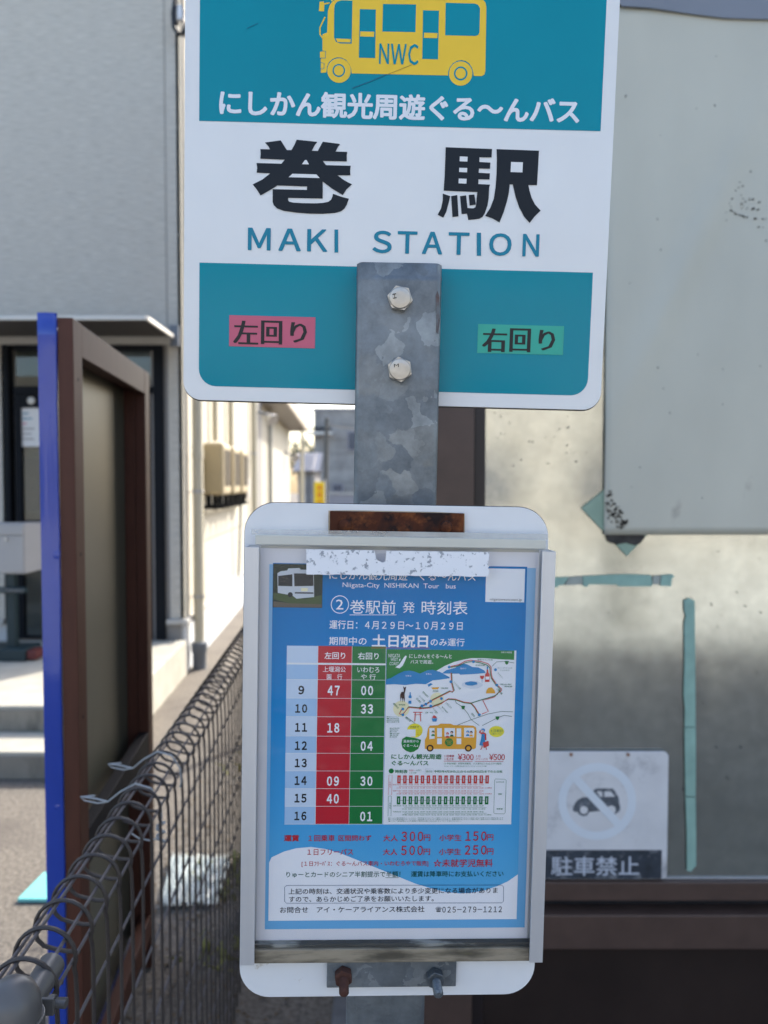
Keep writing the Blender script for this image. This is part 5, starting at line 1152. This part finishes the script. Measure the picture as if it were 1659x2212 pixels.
pr.line('frame_line', I['mgrey'], [(513, 540), (605, 540), (603, 600), (511, 598)], .6, 8, cv=b2, closed=True); pr.text(Gd, '運行日', 520, 592, 570, 24, 8, cv=b2)
pr.text(Gd, '令和5年4月29日(土)から10月29日(日)までの土日祝', 615, 1408, 572, 34, 8, cv=b2, bold=.012)
for k_, (col, yb0, x00) in enumerate(((Rd, 662, 208), (Gd, 905, 203))):
    pr.line('chart_line', col, [(x00, yb0), (x00 + 1022, yb0)], .7, 7, cv=b2)
    for i in range(16):
        x_ = x00 + i * 68.2; pr.rect('chart_box', col, (x_ - 19, yb0 - 47), (x_ + 19, yb0 + 47), 8, cv=b2)
        pr.rect('chart_text', I['mgrey'], (x_ - 4, yb0 - 26 - (i * 7 % 11)), (x_ + 4, yb0 + 26), 9, cv=b2)
tt_rows = [(Rd, 722, 140, ['始発', '09:35', '09:47', '09:59', '10:06', '10:13', '10:19', '10:26', '10:31', '10:34', '10:36', '10:38', '10:46', '10:49', '10:57', '11:00']), (Rd, 760, 0, ['11:06', '11:15', '11:30', '11:36', '11:43', '11:50', '11:55', '12:02', '12:05', '12:07', '12:09', '12:17', '12:20', '12:28', '12:32', '12:44終点']),
           (Rd, 794, 140, ['始発', '13:57', '14:09', '14:21', '14:27', '14:33', '14:40', '14:46', '14:53', '14:56', '14:58', '15:00', '15:08', '15:11', '15:19', '15:22']), (Rd, 828, 0, ['15:28', '15:40', '15:52', '15:58', '16:05', '16:12', '16:17', '16:24', '16:27', '16:29', '16:31', '16:39', '16:42', '16:50', '16:54', '17:06終点']),
           (Gd, 968, 140, ['始発', '09:00', '9:20', '09:23', '09:32', '09:35', '09:42', '09:44', '09:46', '09:50', '09:54', '10:01', '10:06', '10:15', '10:21', '10:33']), (Gd, 1004, 0, ['10:31', '10:56', '11:03', '11:06', '11:12', '11:17', '11:21', '11:27', '11:32', '11:39', '11:46', '11:52', '12:04', '12:16終点']),
           (Gd, 1037, 140, ['始発', '13:17', '13:20', '13:29', '13:32', '13:39', '13:41', '13:43', '13:47', '13:53', '13:58', '14:05', '14:12', '14:18', '14:30', '14:42']), (Gd, 1072, 0, ['14:48', '14:53', '15:00', '15:03', '15:10', '15:12', '15:14', '15:18', '15:24', '15:29', '15:36', '15:42', '15:49', '16:01', '16:13終点'])]
for col, y_, st0, items in tt_rows:
    if st0: pr.text(col, items[0], 138, 178, y_, 15, 8, cv=b2); items = items[1:]; x_ = 207
    else: x_ = 207 if len(items) > 15 else (270 if len(items) > 14 else 270)
    for it in items:
        w_ = 26 if len(it) < 7 else 40; pr.text(col, it, x_ - 25, x_ - 25 + 2 * w_, y_, 16, 8, cv=b2, bold=.008, res=1); x_ += 68.2
for q_ in ([(205, 745), (1165, 745)], [(205, 812), (1165, 812)]): pr.line('chart_line', Rd, q_, .5, 7, cv=b2)
for q_ in ([(265, 987), (1225, 987)], [(265, 1055), (1225, 1055)]): pr.line('chart_line', Gd, q_, .5, 7, cv=b2)
pr.line('frame_line', Rd, [(90, 612), (128, 612), (122, 842), (84, 842)], .6, 8, cv=b2, closed=True); pr.line('frame_line', Gd, [(84, 856), (120, 856), (115, 1086), (80, 1086)], .6, 8, cv=b2, closed=True)
for s_, col, yy in (('左', Rd, 695), ('回', Rd, 722), ('り', Rd, 750), ('右', Gd, 940), ('回', Gd, 967), ('り', Gd, 995)): pr.text(col, s_, 95, 113, yy, 20, 8, cv=b2)
pr.line('frame_line', Gt, [(1330, 656), (1440, 660), (1452, 672), (1440, 1048), (1428, 1062), (1320, 1060), (1308, 1048), (1318, 668)], .7, 8, cv=b2, closed=True)
pr.text(Gt, 'JR時刻表', 1335, 1430, 693, 18, 8, cv=b2); pr.text(Gd, '巻駅', 1360, 1402, 832, 20, 8, cv=b2, bold=.01); pr.text(Gd, '弥彦駅', 1342, 1412, 1004, 20, 8, cv=b2, bold=.01)
for yy, x1_ in ((1110, 1420), (1128, 1420), (1146, 930)): pr.text(Gt, '●にしかん観光周遊ぐる～んバスは、予約不要でどなたでもご乗車いただけます。乗車定員がありますので満員の際はご乗車できない場合があります' if x1_ > 1000 else '●バスの遅延等による損害の責任は負いかねますのでご了承ください。', 86, x1_, yy, 13, 8, cv=b2, res=1)
# fares
Fr = I['dred']
def ft(s_, xa_, xb_, yc, hh, b=.012, m=Fr):
    if s_.isdigit(): pr.text(m, fw(s_), xa_, xb_, yc, hh, 6, cv=b8, bold=.014, space=.62)
    else: pr.text(m, s_, xa_, xb_, yc, hh, 6, cv=b8, bold=b)
ft('運賃', 32, 130, 73, 42, .03); ft('１回乗車', 190, 362, 73, 42); ft('区間問わず', 386, 600, 73, 38); ft('大人', 678, 772, 73, 42); ft('300', 796, 938, 62, 64, .006); ft('円', 942, 984, 70, 40); ft('小学生', 1042, 1186, 70, 42); ft('150', 1212, 1350, 60, 62, .006); ft('円', 1352, 1394, 68, 40)
ft('１日フリーパス', 184, 482, 163, 40); ft('大人', 676, 770, 163, 42); ft('500', 794, 936, 153, 62, .006); ft('円', 940, 982, 162, 40); ft('小学生', 1040, 1184, 161, 42); ft('250', 1208, 1350, 150, 62, .006); ft('円', 1352, 1394, 160, 40)
ft('[１日ﾌﾘｰﾊﾟｽ：ぐる～んバス車内・いわむろやで販売]', 148, 972, 240, 38, .008); ft('☆未就学児無料', 1004, 1390, 235, 52, .012)
ft('りゅーとカードのシニア半割提示で半額！　運賃は降車時にお支払いください', 52, 1464, 307, 38, .008, I['dgreen'])
pr.line('underline', I['dgreen'], [(692, 330), (778, 330)], .9, 6, cv=b8)
pr.line('frame_line', I['navy'], [(50, 380), (1448, 378), (1460, 390), (1460, 482), (1448, 494), (48, 496), (36, 484), (36, 392)], .9, 6, cv=b8, closed=True)
ft('上記の時刻は、交通状況や乗客数により多少変更になる場合がありま', 66, 1426, 416, 38, .008, I['black']); ft('すので、あらかじめご了承をお願いいたします。', 66, 1008, 468, 38, .008, I['black'])
ft('お問合せ　アイ・ケーアライアンス株式会社', 8, 948, 537, 40, .008, I['black']); ft('☎', 1018, 1056, 537, 34, .008, I['black']); pr.text(I['black'], fw('025-279-1212'), 1062, 1450, 537, 38, 6, cv=b8, bold=.006, space=.66)
pr.flush()
# torn white paper strip on the cover
M_strip = mat('torn_paper', (.86, .87, .90), rough=.6, var=.02, scale=60, dirt=(.34, .36, .40), dscale=200, dthr=(.57, .62))
ts = thing('paper_strip', TP.pt(0, TP.loc(855, 1238)[1], .012), 'torn white paper strip stuck across the top of the timetable cover', 'paper strip')
rr = random.Random(21)
top_ = [(380 + (705 - 380) * i / 18, 254 + (261 - 254) * i / 18 + rr.uniform(-1.5, 1.5)) for i in range(19)] + [(712, 300), (722, 308), (742, 318), (756, 312), (760, 262)] + [(765 + (1250 - 765) * i / 24, 262 + (268 - 262) * i / 24 + rr.uniform(-1.5, 1.5)) for i in range(25)]
rgt = [(1246 + rr.uniform(-6, 6), 275 + 10 * i) for i in range(11)]
bot = [(1246 - (1246 - 380) * i / 30, 385 - (385 - 374) * i / 30 + rr.uniform(-2, 2)) for i in range(31)]
o = mesh('strip', G().prism(TP, [TP.loc(*c3(*p)) for p in top_ + rgt + bot], .0110, .0113), M_strip, ts)
